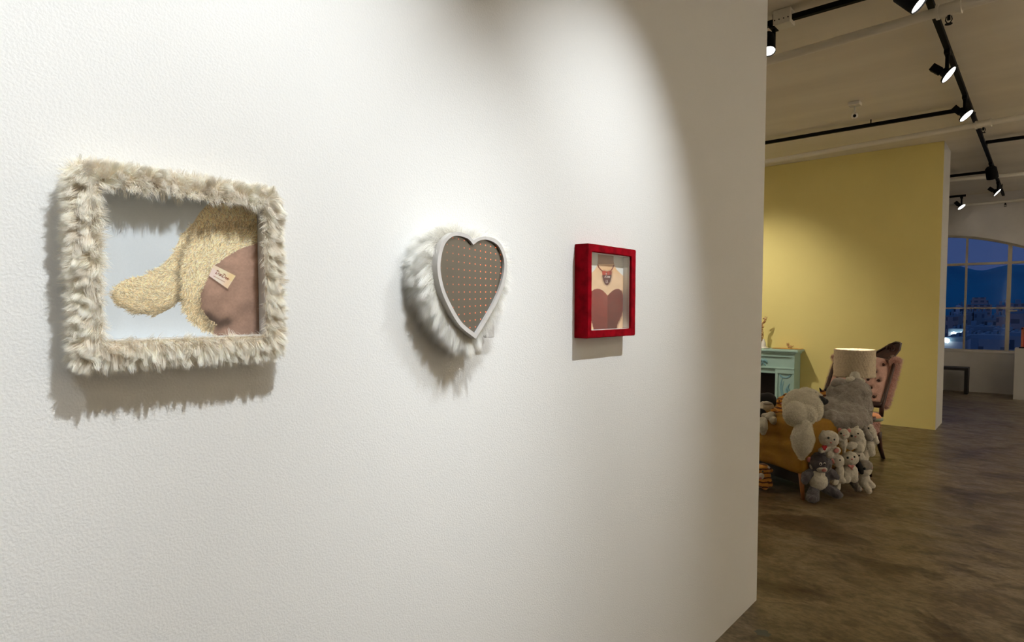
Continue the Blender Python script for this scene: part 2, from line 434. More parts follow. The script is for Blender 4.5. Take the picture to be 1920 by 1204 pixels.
def sample_mesh(me, n, seed=3):
    rng = np.random.default_rng(seed)
    me.calc_loop_triangles()
    T = np.empty(len(me.loop_triangles) * 3, np.int32); me.loop_triangles.foreach_get('vertices', T); T = T.reshape(-1, 3)
    co = np.empty(len(me.vertices) * 3); me.vertices.foreach_get('co', co); co = co.reshape(-1, 3)
    a, b, c = co[T[:, 0]], co[T[:, 1]], co[T[:, 2]]
    nr = np.cross(b - a, c - a); A = np.linalg.norm(nr, axis=1)
    i = rng.choice(len(T), n, p=A / A.sum())
    u = rng.uniform(0, 1, n); v = rng.uniform(0, 1, n); f = u + v > 1; u[f] = 1 - u[f]; v[f] = 1 - v[f]
    p = a[i] + (b - a)[i] * u[:, None] + (c - a)[i] * v[:, None]
    return p, nr[i] / (A[i][:, None] + 1e-12)

# ------------------------------------------------------------------ raster helper for the two printed photographs
class Ras:
    def __init__(s, W, H, bg):
        s.W, s.H = W, H; s.a = np.zeros((H, W, 3)); s.a[:] = bg
        s.Y, s.X = np.mgrid[0:H, 0:W]
    def poly(s, pts):
        inside = np.zeros((s.H, s.W), bool); n = len(pts)
        for i in range(n):
            x0, y0 = pts[i]; x1, y1 = pts[(i + 1) % n]
            if y0 == y1: continue
            c = ((s.Y >= y0) != (s.Y >= y1)) & (s.X < (x1 - x0) * (s.Y - y0) / (y1 - y0) + x0)
            inside ^= c
        return inside
    def dist(s, pts):
        d = np.full((s.H, s.W), 1e9)
        for (x0, y0), (x1, y1) in zip(pts, pts[1:]):
            dx, dy = x1 - x0, y1 - y0; L2 = dx * dx + dy * dy + 1e-9
            t = np.clip(((s.X - x0) * dx + (s.Y - y0) * dy) / L2, 0, 1)
            d = np.minimum(d, np.hypot(s.X - x0 - t * dx, s.Y - y0 - t * dy))
        return d
    def mixin(s, w, col):
        w = np.clip(w, 0, 1)[..., None]; s.a = s.a * (1 - w) + np.array(col) * w
    def line(s, pts, wdt, col, soft=1.0):
        s.mixin((wdt / 2 + soft / 2 - s.dist(pts)) / soft, col)
    def sample(s, u, v):
        u = np.clip(u, 0, s.W - 1.001); v = np.clip(v, 0, s.H - 1.001)
        i = u.astype(int); j = v.astype(int); fu = (u - i)[:, None]; fv = (v - j)[:, None]
        A = s.a
        return (A[j, i] * (1 - fu) + A[j, i + 1] * fu) * (1 - fv) + (A[j + 1, i] * (1 - fu) + A[j + 1, i + 1] * fu) * fv

def smooth_noise(H, W, cell, rng):
    gh, gw = int(H / cell) + 3, int(W / cell) + 3
    g = rng.uniform(-1, 1, (gh, gw)); y = np.arange(H) / cell; x = np.arange(W) / cell
    i = y.astype(int); j = x.astype(int); fy = (y - i)[:, None]; fx = (x - j)[None]
    fy = fy * fy * (3 - 2 * fy); fx = fx * fx * (3 - 2 * fx)
    return (g[i][:, j] * (1 - fx) + g[i][:, j + 1] * fx) * (1 - fy) + (g[i + 1][:, j] * (1 - fx) + g[i + 1][:, j + 1] * fx) * fy

def print_plane(name, ras, map_px, x, y0, y1, z0, z1, nx, ny, parent):
    """flat printed sheet on the plane at x; colours come from the drawn raster"""
    ys = np.linspace(y0, y1, nx); zs = np.linspace(z0, z1, ny)
    YY, ZZ = np.meshgrid(ys, zs); co = np.stack([np.full(YY.size, x), YY.ravel(), ZZ.ravel()], 1)
    d = co - np.array(C0); f = np.array(FF); dd = d @ f
    px = CX + FPX * (d @ np.array(RR)) / dd; py = CY - FPX * (d @ np.array(UU)) / dd
    u, v = map_px(px, py)
    col = ras.sample(u, v)
    col = np.where(col <= 0.04045 * 255, col / 255 / 12.92, ((col / 255 + 0.055) / 1.055) ** 2.4)
    idx = np.arange(nx * ny).reshape(ny, nx)
    q = np.stack([idx[:-1, :-1], idx[:-1, 1:], idx[1:, 1:], idx[1:, :-1]], -1).reshape(-1, 4)
    me = bpy.data.meshes.new(name); co = co - np.array(parent.location)
    me.vertices.add(len(co)); me.vertices.foreach_set('co', co.astype(np.float32).ravel())
    me.loops.add(q.size); me.loops.foreach_set('vertex_index', q.ravel().astype(np.int32))
    me.polygons.add(len(q)); me.polygons.foreach_set('loop_start', (np.arange(len(q)) * 4).astype(np.int32)); me.polygons.foreach_set('loop_total', np.full(len(q), 4, np.int32))
    me.update(calc_edges=True)
    ca = me.color_attributes.new('col', 'FLOAT_COLOR', 'POINT')
    ca.data.foreach_set('color', np.concatenate([col, np.ones((len(col), 1))], 1).astype(np.float32).ravel())
    return obj(name, me, M['print'], parent)

# ------------------------------------------------------------------ the room
def struct(name, bm, m, smooth=False): return tag(fin(bm, name, m, smooth=smooth), kind='structure')

b = B(); box(b, -6.0, 4.5, -3.0, 13.9, -0.12, 0.0); struct('floor', b, M['floor'])
b = B(); box(b, -6.0, 4.5, -3.0, 13.9, CEIL, CEIL + 0.12); struct('ceiling', b, M['ceiling'])
b = B(); box(b, WX - 0.16, WX, -3.0, 3.088, 0.0, CEIL); struct('wall_gallery', b, M['wall'])
b = B(); box(b, 4.5, 4.62, -3.0, 13.9, 0.0, CEIL); struct('wall_right', b, M['wall_far'])
b = B(); box(b, -6.0, 4.5, -3.12, -3.0, 0.0, CEIL); struct('wall_back', b, M['wall_far'])
b = B(); box(b, -6.12, -6.0, -3.0, 13.9, 0.0, CEIL); struct('wall_left', b, M['wall_far'])
# thick partition, yellow on the side of the fireplace, white on its end
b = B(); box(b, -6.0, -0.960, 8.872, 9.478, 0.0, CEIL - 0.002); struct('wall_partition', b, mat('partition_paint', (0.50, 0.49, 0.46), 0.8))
b = B(); box(b, -6.0, -0.962, 8.862, 8.872, 0.0, CEIL - 0.002); struct('wall_yellow', b, M['yellow'])

P = at(1430, 1187, 2, 0); b = B()
prism(b, [(math.cos(k * PI / 8) * 0.033 * (1 + 0.2 * math.sin(k * 2.3)), math.sin(k * PI / 8) * 0.029 * (1 + 0.2 * math.cos(k * 1.7))) for k in range(16)], lambda u, v, d: (P.x + u, P.y + v, d), 0.0, 0.0006)
struct('trim_1', b, mat('grey_filler', (0.10, 0.105, 0.095), 0.5))
# far wall with the arched window
YF, XC, RA, ZT, WL, WR, SILL = 13.35, -1.65, 3.3, 2.748, -3.55, 0.25, 0.715
def arch_z(x): return ZT - (x - XC) ** 2 / (2 * RA)
b = B()
def quadbox(pts):
    a = [b.verts.new((x, YF, z)) for x, z in pts]; c = [b.verts.new((x, YF + 0.25, z)) for x, z in pts]
    b.faces.new(a[::-1]); b.faces.new(c)
    for i in range(4): b.faces.new((a[i], a[(i + 1) % 4], c[(i + 1) % 4], c[i]))
quadbox([(-6.0, 0), (WL, 0), (WL, CEIL), (-6.0, CEIL)]); quadbox([(WR, 0), (4.5, 0), (4.5, CEIL), (WR, CEIL)])
quadbox([(WL, 0), (WR, 0), (WR, SILL), (WL, SILL)])
NS = 40
for i in range(NS):
    x0 = WL + (WR - WL) * i / NS; x1 = WL + (WR - WL) * (i + 1) / NS
    quadbox([(x0, arch_z(x0)), (x1, arch_z(x1)), (x1, CEIL), (x0, CEIL)])
struct('wall_far', b, M['wall_far'])

# window: bars, panes and sill
win = bpy.data.objects.new('window_1', None); win.location = (XC, YF + 0.1, SILL); COL.objects.link(win); win['kind'] = 'structure'
b = B()
xs = [-3.44, -2.85, -2.26, -1.67, -1.08, -0.49, 0.10]
for i, x in enumerate(xs):
    w = 0.028 if i % 2 == 1 else 0.015
    box(b, x - w, x + w, YF + 0.06, YF + 0.12, SILL, arch_z(x) + 0.01)
for z, w in ((2.215, 0.02), (1.452, 0.012)):
    box(b, WL, WR, YF + 0.055, YF + 0.115, z - w, z + w)
box(b, WL, WR, YF + 0.05, YF + 0.12, SILL, SILL + 0.02)
for sx in (WL, WR - 0.04): box(b, sx, sx + 0.04, YF + 0.05, YF + 0.12, SILL, arch_z(sx))
for i in range(NS):
    x0 = WL + (WR - WL) * i / NS; x1 = WL + (WR - WL) * (i + 1) / NS
    z0, z1 = arch_z(x0), arch_z(x1)
    q = [(x0, z0 - 0.035), (x1, z1 - 0.035), (x1, z1), (x0, z0)]
    a = [b.verts.new((x, YF + 0.04, z)) for x, z in q]; c = [b.verts.new((x, YF + 0.12, z)) for x, z in q]
    b.faces.new(a); b.faces.new(c[::-1]); b.faces.new((a[0], a[1], c[1], c[0]))
fin(b, 'window_frame', M['winframe'], win, world=True)
b = B()
vs = [b.verts.new((WL, YF + 0.09, SILL))] + [b.verts.new((WL + (WR - WL) * i / NS, YF + 0.09, arch_z(WL + (WR - WL) * i / NS))) for i in range(NS + 1)] + [b.verts.new((WR, YF + 0.09, SILL))]
b.faces.new(vs)
fin(b, 'window_pane', M['winglass'], win, world=True)
b = B(); box(b, WL - 0.02, WR + 0.02, YF - 0.015, YF + 0.06, SILL - 0.03, SILL + 0.004, 0.004)
fin(b, 'window_sill', M['wall_far'], win, world=True)
b = B(); P = at(1900, 583, 1, YF + 0.04); box(b, P.x - 0.07, P.x + 0.05, YF + 0.03, YF + 0.055, P.z - 0.012, P.z + 0.012, 0.004)
fin(b, 'window_latch', M['winframe'], win, world=True)

# ------------------------------------------------------------------ furry picture frame
fr = thing('furry_picture_frame', 'square picture frame wrapped in shaggy cream fur, hung leftmost on the white wall', 'picture frame', (WX, 0.41, 1.37))
# outer and inner outline (y, z) of the fur-covered moulding
OY0, OY1, OZ0, OZ1 = 0.265, 0.550, 1.378, 1.644
IY0, IY1, IZ0, IZ1 = 0.288, 0.536 - 0.012, 1.404, 1.624
IY1 = 0.534
FD = 0.042
b = B()
def ring(b, o, i, x0, x1, pil=0.0):
    (a0, a1, c0, c1), (d0, d1, e0, e1) = o, i
    O = [(a0, c0), (a1, c0), (a1, c1), (a0, c1)]; I = [(d0, e0), (d1, e0), (d1, e1), (d0, e1)]
    vo = [[b.verts.new((x, y, z)) for y, z in O] for x in (x0, x1)]; vi = [[b.verts.new((x, y, z)) for y, z in I] for x in (x0, x1)]
    for k in range(4):
        j = (k + 1) % 4
        b.faces.new((vo[1][k], vo[1][j], vi[1][j], vi[1][k])); b.faces.new((vo[0][k], vi[0][k], vi[0][j], vo[0][j]))
        b.faces.new((vo[0][k], vo[0][j], vo[1][j], vo[1][k])); b.faces.new((vi[0][k], vi[1][k], vi[1][j], vi[0][j]))
ring(b, (OY0, OY1, OZ0, OZ1), (IY0, IY1, IZ0, IZ1), WX, WX + FD)
bmesh.ops.bevel(b, geom=[e for e in b.edges if abs(e.verts[0].co.x - WX - FD) < 1e-6 and abs(e.verts[1].co.x - WX - FD) < 1e-6], offset=0.008, segments=3, affect='EDGES')
mould = fin(b, 'moulding', M['furbase'], fr, world=True, smooth=True)
b = B(); ring(b, (IY0 - .001, IY1 + .001, IZ0 - .001, IZ1 + .001), (IY0 + .0006, IY1 - .0006, IZ0 + .0006, IZ1 - .0006), WX + 0.004, WX + FD - 0.004)
fin(b, 'frame_lining', M['inner'], fr, world=True)
# fur on the moulding
def frame_fur():
    rng = np.random.default_rng(11); R = []; Dn = []
    bars = [  # (y0,y1,z0,z1, outward (y,z), count)
        (OY0 - .002, IY0 - .008, OZ0, OZ1, (-1, 0), 17000), (IY1, OY1 + .004, OZ0, OZ1, (1, 0), 12000),
        (OY0, OY1, IZ1 + .008, OZ1, (0, 1), 12000), (OY0, OY1, OZ0, IZ0 - .006, (0, -1), 13000)]
    for y0, y1, z0, z1, (oy, oz), n in bars:
        y = rng.uniform(y0, y1, n); z = rng.uniform(z0, z1, n)
        if oy: t = (y - y0) / (y1 - y0) if oy > 0 else (y1 - y) / (y1 - y0)
        else: t = (z - z0) / (z1 - z0) if oz > 0 else (z1 - z) / (z1 - z0)
        x = np.full(n, WX + FD) - 0.004 * (np.abs(t - 0.5) * 2) ** 3
        out = (t - 0.16) * 1.4
        d = np.stack([0.24 + 0 * t, oy * out, oz * out - (0.10 if oz > 0 else 0.45)], 1)
        R.append(np.stack([x, y, z], 1)); Dn.append(d + rng.normal(0, 0.16, (n, 3)))
        # outer side
        m = n // 3
        x = rng.uniform(WX + 0.006, WX + FD, m)
        if oy: y = np.full(m, OY0 if oy < 0 else OY1); z = rng.uniform(OZ0, OZ1, m)
        else: z = np.full(m, OZ1 if oz > 0 else OZ0); y = rng.uniform(OY0, OY1, m)
        d = np.stack([0.25 + 0 * x, oy + 0 * x, oz - 0.35 + 0 * x], 1)
        R.append(np.stack([x, y, z], 1)); Dn.append(d + rng.normal(0, 0.2, (m, 3)))
        # inner lip
        m = n // 7
        x = rng.uniform(WX + FD - 0.008, WX + FD, m)
        if oy: y = np.full(m, IY0 - .004 if oy < 0 else IY1 + .002); z = rng.uniform(IZ0, IZ1, m)
        else: z = np.full(m, IZ1 + .003 if oz > 0 else IZ0 - .003); y = rng.uniform(IY0, IY1, m)
        d = np.stack([0.45 + 0 * x, -oy * 0.15 + 0 * x, -oz * 0.15 - 0.1 + 0 * x], 1)
        R.append(np.stack([x, y, z], 1)); Dn.append(d + rng.normal(0, 0.2, (m, 3)))
    return np.concatenate(R), np.concatenate(Dn)
Rt, Dr = frame_fur()
Nr = np.array((1.0, 0, 0.0))[None] + Dr * np.array((0, 0.35, 0.35))[None]; Nr /= np.linalg.norm(Nr, axis=1)[:, None]
fur('fur', Rt, Dr, 0.021, 0.0005, 0.0066, (0.94, 0.81, 0.62), (1.0, 0.97, 0.90), mould, seed=5, droop=0.14, clump_amt=0.72, nrm=Nr, jit=0.5)

# printed photograph of a plush bear seen from behind, drawn in the zoomed pixel frame (x 250..980, y 130..880)
def bear_print():
    rng = np.random.default_rng(4)
    W, H = 730, 750; ox, oy = 250, 130
    r = Ras(W, H, (206, 213, 218))
    T = lambda pts: [(x - ox, y - oy) for x, y in pts]
    r.a += smooth_noise(H, W, 160, rng)[..., None] * 5 + smooth_noise(H, W, 3, rng)[..., None] * 2
    furp = T([(1000, 236), (860, 236), (780, 238), (720, 256), (680, 300), (652, 345), (600, 395), (575, 465), (520, 525), (440, 572), (360, 588), (318, 618), (300, 655), (325, 700), (400, 735), (490, 744), (556, 714), (598, 676), (612, 722), (650, 770), (690, 800), (742, 824), (790, 780), (1000, 500)])
    brown = T([(1000, 418), (920, 430), (860, 450), (790, 490), (740, 528), (708, 590), (682, 650), (684, 710), (715, 760), (752, 784), (742, 815), (742, 900), (1000, 900)])
    fm = r.poly(furp); bmk = r.poly(brown)
    # soft shade of the bear on the paper
    base = np.array((238, 222, 186.)); tn = smooth_noise(H, W, 26, rng) * 12
    X, Y = r.X + ox, r.Y + oy
    shade = 1 - 0.20 * np.clip((Y - 600) / 200, 0, 1) - 0.30 * np.exp(-(r.dist(T([(640, 410), (608, 470), (592, 550), (597, 672)])) / 11) ** 2) - 0.2 * np.exp(-(r.dist(T([(690, 640), (690, 720), (742, 800)])) / 16) ** 2)
    shade -= 0.20 * np.exp(-(r.dist(T([(302, 655), (325, 700), (400, 735), (490, 744), (556, 714), (598, 676)])) / 22) ** 2)
    shade -= 0.15 * np.exp(-(r.dist(T([(640, 400), (700, 370), (800, 345), (930, 350)])) / 20) ** 2)
    fc = np.clip((base[None, None] + tn[..., None]) * shade[..., None] * 0.9, 0, 255)
    r.a[fm] = fc[fm]
    # strokes
    ys, xs = np.nonzero(fm); n = 20000
    k = rng.choice(len(ys), n); sx = xs[k].astype(float); sy = ys[k].astype(float)
    gx, gy = sx + ox, sy + oy
    arm = (gx < 600) & (gy > 480)
    ang = np.where(arm, np.where(gx < 500, 2.75, 2.2), 1.9 + 0.0 * gx)
    ang = np.where((gx > 660) & (gy < 480), 0.5 + (gx - 660) / 300 * 0.5 + 0.9 * (gy > 360), ang)
    ang = np.where((gx > 600) & (gy >= 480), 1.45, ang)
    sn = smooth_noise(H, W, 22, rng)
    ang = ang + sn[sy.astype(int), sx.astype(int)] * 0.9 + rng.normal(0, 0.22, n)
    tone = 1 + rng.normal(0, 0.17, n); warm = rng.uniform(0.9, 1.02, n)
    cc = base[None] * tone[:, None] * np.stack([np.ones(n), warm, warm ** 2.4], 1)
    Ln = rng.uniform(8, 24, n); sh = shade[sy.astype(int), sx.astype(int)]
    for t in np.linspace(0, 1, 26):
        px = sx + np.cos(ang + 0.5 * t) * Ln * t; py = sy + np.sin(ang + 0.5 * t) * Ln * t
        i = np.clip(px.astype(int), 0, W - 1); j = np.clip(py.astype(int), 0, H - 1)
        f = np.clip(cc * (sh * (0.80 + 0.28 * t))[:, None], 0, 250)
        r.a[j, i] = f * 0.75 + r.a[j, i] * 0.25; r.a[j, np.minimum(i + 1, W - 1)] = f * 0.6 + r.a[j, np.minimum(i + 1, W - 1)] * 0.4
    # suede seat
    bs = np.array((168, 136, 118.)); sb = 1 - 0.30 * np.exp(-(r.dist(T([(715, 745), (765, 782), (800, 772)])) / 22) ** 2) - 0.16 * np.exp(-(r.dist(T([(684, 640), (690, 720), (730, 770)])) / 22) ** 2)
    sb += 0.10 * np.exp(-(((X - 880) / 90) ** 2 + ((Y - 520) / 70) ** 2)) - 0.12 * np.clip((Y - 640) / 200, 0, 1) - 0.10 * np.exp(-(r.dist(T([(765, 782), (840, 745), (900, 700)])) / 26) ** 2)
    nn = smooth_noise(H, W, 34, rng) * 0.06 + smooth_noise(H, W, 7, rng) * 0.035 + smooth_noise(H, W, 2, rng) * 0.02
    bc = bs[None, None] * (sb + nn)[..., None]
    edge = bmk & (r.dist(T([(1000, 418), (920, 430), (860, 450), (790, 490), (740, 528), (708, 590), (682, 650), (684, 710), (715, 760), (752, 784)])) > 4 + smooth_noise(H, W, 5, rng) * 4)
    r.a[edge] = bc[edge]
    # sewn-in label
    q = T([(742, 524), (838, 572), (802, 628), (722, 572)])
    r.mixin(np.exp(-(r.dist([(q[3][0] + 2, q[3][1] + 6), (q[2][0], q[2][1] + 6)]) / 5) ** 2) * 0.5, (70, 48, 38))
    tg = r.poly(q); u = ((X - 742) * 0.895 + (Y - 524) * 0.447); v = (-(X - 742) * 0.58 + (Y - 524) * 0.81)
    tcol = np.stack([236 - 0 * u, 224 - 16 * np.exp(-((u - 88) / 22) ** 2) - 8 * (u < 30), 208 - 34 * np.exp(-((u - 92) / 22) ** 2) - 16 * (v < 14)], -1)
    r.a[tg] = tcol[tg]
    # the lettering DanDee, script, then a small line under it
    ca, sa = math.cos(0.50), math.sin(0.50)
    def put(strokes, x0, y0, sc, w, col):
        for s in strokes: r.line([(x0 - ox + (px * ca - py * sa) * sc, y0 - oy + (px * sa + py * ca) * sc) for px, py in s], w, col, 1.0)
    Dl = [[(0.4, -2.0), (0.2, 0)], [(-0.2, -1.8), (0.4, -2.1), (1.3, -1.7), (1.5, -0.9), (1.0, -0.1), (0.2, 0.05), (-0.1, -0.2)]]
    al = [[(0.9, -0.9), (0.4, -1.0), (0.1, -0.5), (0.4, 0.0), (0.9, -0.4)], [(0.95, -1.0), (0.9, 0.0), (1.2, -0.1)]]
    nl = [[(0.0, -1.0), (0.05, 0.0)], [(0.05, -0.6), (0.5, -1.05), (0.8, -0.8), (0.8, 0.0)]]
    el = [[(0.05, -0.5), (0.8, -0.65), (0.6, -1.05), (0.2, -0.9), (0.1, -0.3), (0.5, 0.0), (0.95, -0.25)]]
    x = 0
    for g, adv in ((Dl, 1.7), (al, 1.25), (nl, 1.1), (Dl, 1.75), (el, 1.0), (el, 1.0)):
        put([[(px + x, py) for px, py in s] for s in g], 750, 562, 8.0, 2.0, (120, 58, 34)); x += adv
    for k in range(12):
        put([[(k * 0.62, 1.3), (k * 0.62, 0.9), (k * 0.62 + 0.3, 0.9), (k * 0.62 + 0.3, 1.3)]], 746, 566, 7.6, 1.0, (160, 110, 84))
    put([[(8.5, -1.1), (8.7, -1.3), (8.9, -1.1), (8.7, -0.9), (8.5, -1.1)]], 750, 564, 7.2, 1.4, (190, 110, 70))
    return r, (lambda px, py: ((px - 80) * 2.3146 - ox, (py - 270) * 2.3146 - oy))
ras, mp_ = bear_print()
PX1 = WX + 0.013
print_plane('photo_print', ras, mp_, PX1, IY0 + 0.001, IY1 - 0.001, IZ0 + 0.001, IZ1 - 0.001, 560, 560, fr)
b = B(); box(b, WX + 0.001, PX1 - 0.001, IY0, IY1, IZ0, IZ1); fin(b, 'backing_board', M['inner'], fr, world=True)

# ------------------------------------------------------------------ heart mirror in white long fur
HXP = WX + 0.078
def sm(pts, n=8):
    out = []; k = len(pts)
    for i in range(k):
        p0, p1, p2, p3 = [Vector(pts[(i + j - 1) % k]) for j in range(4)]
        for t in range(n):
            t = t / n
            out.append(0.5 * ((2 * p1) + (p2 - p0) * t + (2 * p0 - 5 * p1 + 4 * p2 - p3) * t * t + (3 * p1 - p0 - 3 * p2 + p3) * t ** 3))
    return [tuple(v) for v in out]
def bez(pts, n=10):   # open catmull
    P_ = [Vector(p) for p in pts]; P_ = [P_[0] * 2 - P_[1]] + P_ + [P_[-1] * 2 - P_[-2]]; out = []
    for i in range(1, len(P_) - 2):
        p0, p1, p2, p3 = P_[i - 1:i + 3]
        for t in range(n):
            t = t / n
            out.append(0.5 * ((2 * p1) + (p2 - p0) * t + (2 * p0 - 5 * p1 + 4 * p2 - p3) * t * t + (3 * p1 - p0 - 3 * p2 + p3) * t ** 3))
    return [tuple(v) for v in out]
HLp = [(888, 451), (876, 439.5), (856, 435), (839, 443), (826, 463), (820, 497), (824.5, 532), (836, 565), (861, 609), (892.5, 635.8)]
HRp = [(892.5, 635.8), (921, 588), (934, 564), (943, 542), (950, 515), (950.3, 488), (942, 462), (930, 449), (914, 444), (899, 445.5), (888, 451)]
def toyz(pl):
    o = []
    for x, y in pl:
        p = at(x, y, 0, HXP); o.append((p.y, p.z))
    return o
HO = bez(toyz(HLp)) + bez(toyz(HRp))          # outline in (y, z)
hcy = (min(p[0] for p in HO) + max(p[0] for p in HO)) / 2; hcz = 1.51
HLi = [(887.7, 459), (877, 447.5), (857, 442), (843, 447.5), (832, 464), (826, 497), (830, 530), (841, 561), (865, 603), (891.5, 625.8)]
HRi = [(891.5, 625.8), (917, 583), (929.5, 559), (938, 538), (944.5, 512), (945, 488), (937.5, 466), (927, 455), (912, 449.5), (898.5, 451.5), (887.7, 459)]
HI = bez(toyz(HLi)) + bez(toyz(HRi))
cle = HO[0]
def shrink(O, k): return [(cle[0] + (y - cle[0]) * k, 1.52 + (z - 1.52) * k) for y, z in O]
hm = thing('heart_mirror', 'heart-shaped smoky mirror with red lights inside a grey rim and long white fur', 'mirror', (WX, hcy, 1.37))
def heart_ring(b, O, I, x0, x1):
    n = len(O)
    vo = [[b.verts.new((x, y, z)) for y, z in O] for x in (x0, x1)]; vi = [[b.verts.new((x, y, z)) for y, z in I] for x in (x0, x1)]
    for k in range(n):
        j = (k + 1) % n
        for f in ((vo[1][k], vo[1][j], vi[1][j], vi[1][k]), (vo[0][k], vi[0][k], vi[0][j], vo[0][j]), (vo[0][k], vo[0][j], vo[1][j], vo[1][k]), (vi[0][k], vi[1][k], vi[1][j], vi[0][j])):
            try: b.faces.new(f)
            except ValueError: pass
    bmesh.ops.remove_doubles(b, verts=b.verts, dist=1e-5)
b = B(); heart_ring(b, HO, HI, HXP - 0.020, HXP)
rim = fin(b, 'heart_rim', M['heartrim'], hm, world=True, smooth='auto')
# mirror pane (origin at the heart's middle so the grid of lights is centred)
def heart_fill(b, O, x, inner=0.0):
    mid = b.verts.new((x, cle[0], 1.52)); ring_ = [b.verts.new((x, y, z)) for y, z in O]
    for k in range(len(O)): b.faces.new((mid, ring_[k], ring_[(k + 1) % len(O)]))
b = B(); HM = shrink(HI, 1.02); heart_fill(b, HM, 0)
bmesh.ops.transform(b, matrix=Matrix.Translation((0, -hcy, -1.51)), verts=b.verts)
me = bpy.data.meshes.new('mirror_pane'); bmesh.ops.recalc_face_normals(b, faces=b.faces)
b.to_mesh(me); b.free()
pane = obj('mirror_pane', me, M['led'], hm, (HXP - 0.006 - WX, 0, 1.51 - 1.37))
# body behind the rim
b = B(); HB = shrink(HO, 0.93)
prismpts = HB
vs0 = [b.verts.new((WX + 0.0, y, z)) for y, z in prismpts]; vs1 = [b.verts.new((HXP - 0.0185, y, z)) for y, z in prismpts]
for k in range(len(prismpts)):
    j = (k + 1) % len(prismpts)
    b.faces.new((vs0[k], vs0[j], vs1[j], vs1[k]))
m0 = b.verts.new((HXP - 0.0185, cle[0], 1.52))
for k in range(len(prismpts)): b.faces.new((m0, vs1[k], vs1[(k + 1) % len(prismpts)]))
body = fin(b, 'fur_body', M['whitefurbase'], hm, world=True, smooth=True)
def heart_fur():
    rng = np.random.default_rng(21); n = 46000; O = np.array(HO); k = len(O)
    seg = np.linalg.norm(np.roll(O, -1, 0) - O, axis=1); i = rng.choice(k, n, p=seg / seg.sum()); t = rng.uniform(0, 1, n)
    p = O[i] * (1 - t)[:, None] + O[(i + 1) % k] * t[:, None]
    c = np.array([cle[0], 1.525]); rad = p - c; rad /= np.linalg.norm(rad, axis=1)[:, None]
    x = WX + rng.uniform(0.008, 0.062, n) 
    w = (x - WX) / 0.06
    sh = 0.009 * rng.uniform(0, 1, n)
    root = np.stack([x, p[:, 0] - rad[:, 0] * sh, p[:, 1] - rad[:, 1] * sh], 1)
    d = np.stack([-0.20 + 0.30 * w, rad[:, 0] * 1.0 + 0.18 * np.sin(rad[:, 1] * 3), rad[:, 1] * 0.85 - 0.35], 1)
    return root, d + rng.normal(0, 0.10, (n, 3))
Rt, Dr = heart_fur()
Nr = np.array((0.9, 0, 0.0))[None] + Dr * np.array((0, 0.7, 0.4))[None] + np.array((0, 0, 0.15)); Nr /= np.linalg.norm(Nr, axis=1)[:, None]
fur('long_fur', Rt, Dr, 0.040, 0.0005, 0.010, (0.95, 0.92, 0.84), (1.0, 0.985, 0.94), body, seed=8, droop=0.30, clump_amt=0.62, nrm=Nr, jit=0.4, segs=5, lenvar=0.6)
b = B(); P1 = at(915, 622, 0, WX + 0.02); box(b, WX + 0.008, WX + 0.030, P1.y - 0.016, P1.y + 0.012, P1.z - 0.014, P1.z + 0.03, 0.002)
fin(b, 'battery_box', M['heartrim'], hm, world=True)

# ------------------------------------------------------------------ red velvet frame
RY0, RY1, RZ0, RZ1 = 1.503, 1.779, 1.3625, 1.6365
QY0, QY1, QZ0, QZ1 = 1.525, 1.750, 1.385, 1.6135
RD = 0.046
rf = thing('velvet_picture_frame', 'deep box frame covered in red velvet, smallest picture right of the heart mirror', 'picture frame', (WX, 1.64, RZ0))
b = B(); ring(b, (RY0, RY1, RZ0, RZ1), (QY0, QY1, QZ0, QZ1), WX, WX + RD)
bmesh.ops.bevel(b, geom=[e for e in b.edges if not (abs(e.verts[0].co.x - WX) < 1e-6 and abs(e.verts[1].co.x - WX) < 1e-6)], offset=0.0018, segments=2, affect='EDGES')
bmesh.ops.subdivide_edges(b, edges=[e for e in b.edges if e.calc_length() > 0.1], cuts=14, use_grid_fill=True)
for v in b.verts:
    if v.co.x > WX + 0.01: v.co += Vector((noise.noise(v.co * 40) * 0.0007, noise.noise(v.co * 45 + Vector((3, 0, 0))) * 0.0007, noise.noise(v.co * 43) * 0.0007))
fin(b, 'velvet_moulding', M['velvet'], rf, world=True, smooth='auto')
b = B(); ring(b, (QY0 - .001, QY1 + .001, QZ0 - .001, QZ1 + .001), (QY0 + .0008, QY1 - .0008, QZ0 + .0008, QZ1 - .0008), WX + 0.004, WX + RD - 0.007)
fin(b, 'frame_lining', M['inner'], rf, world=True)
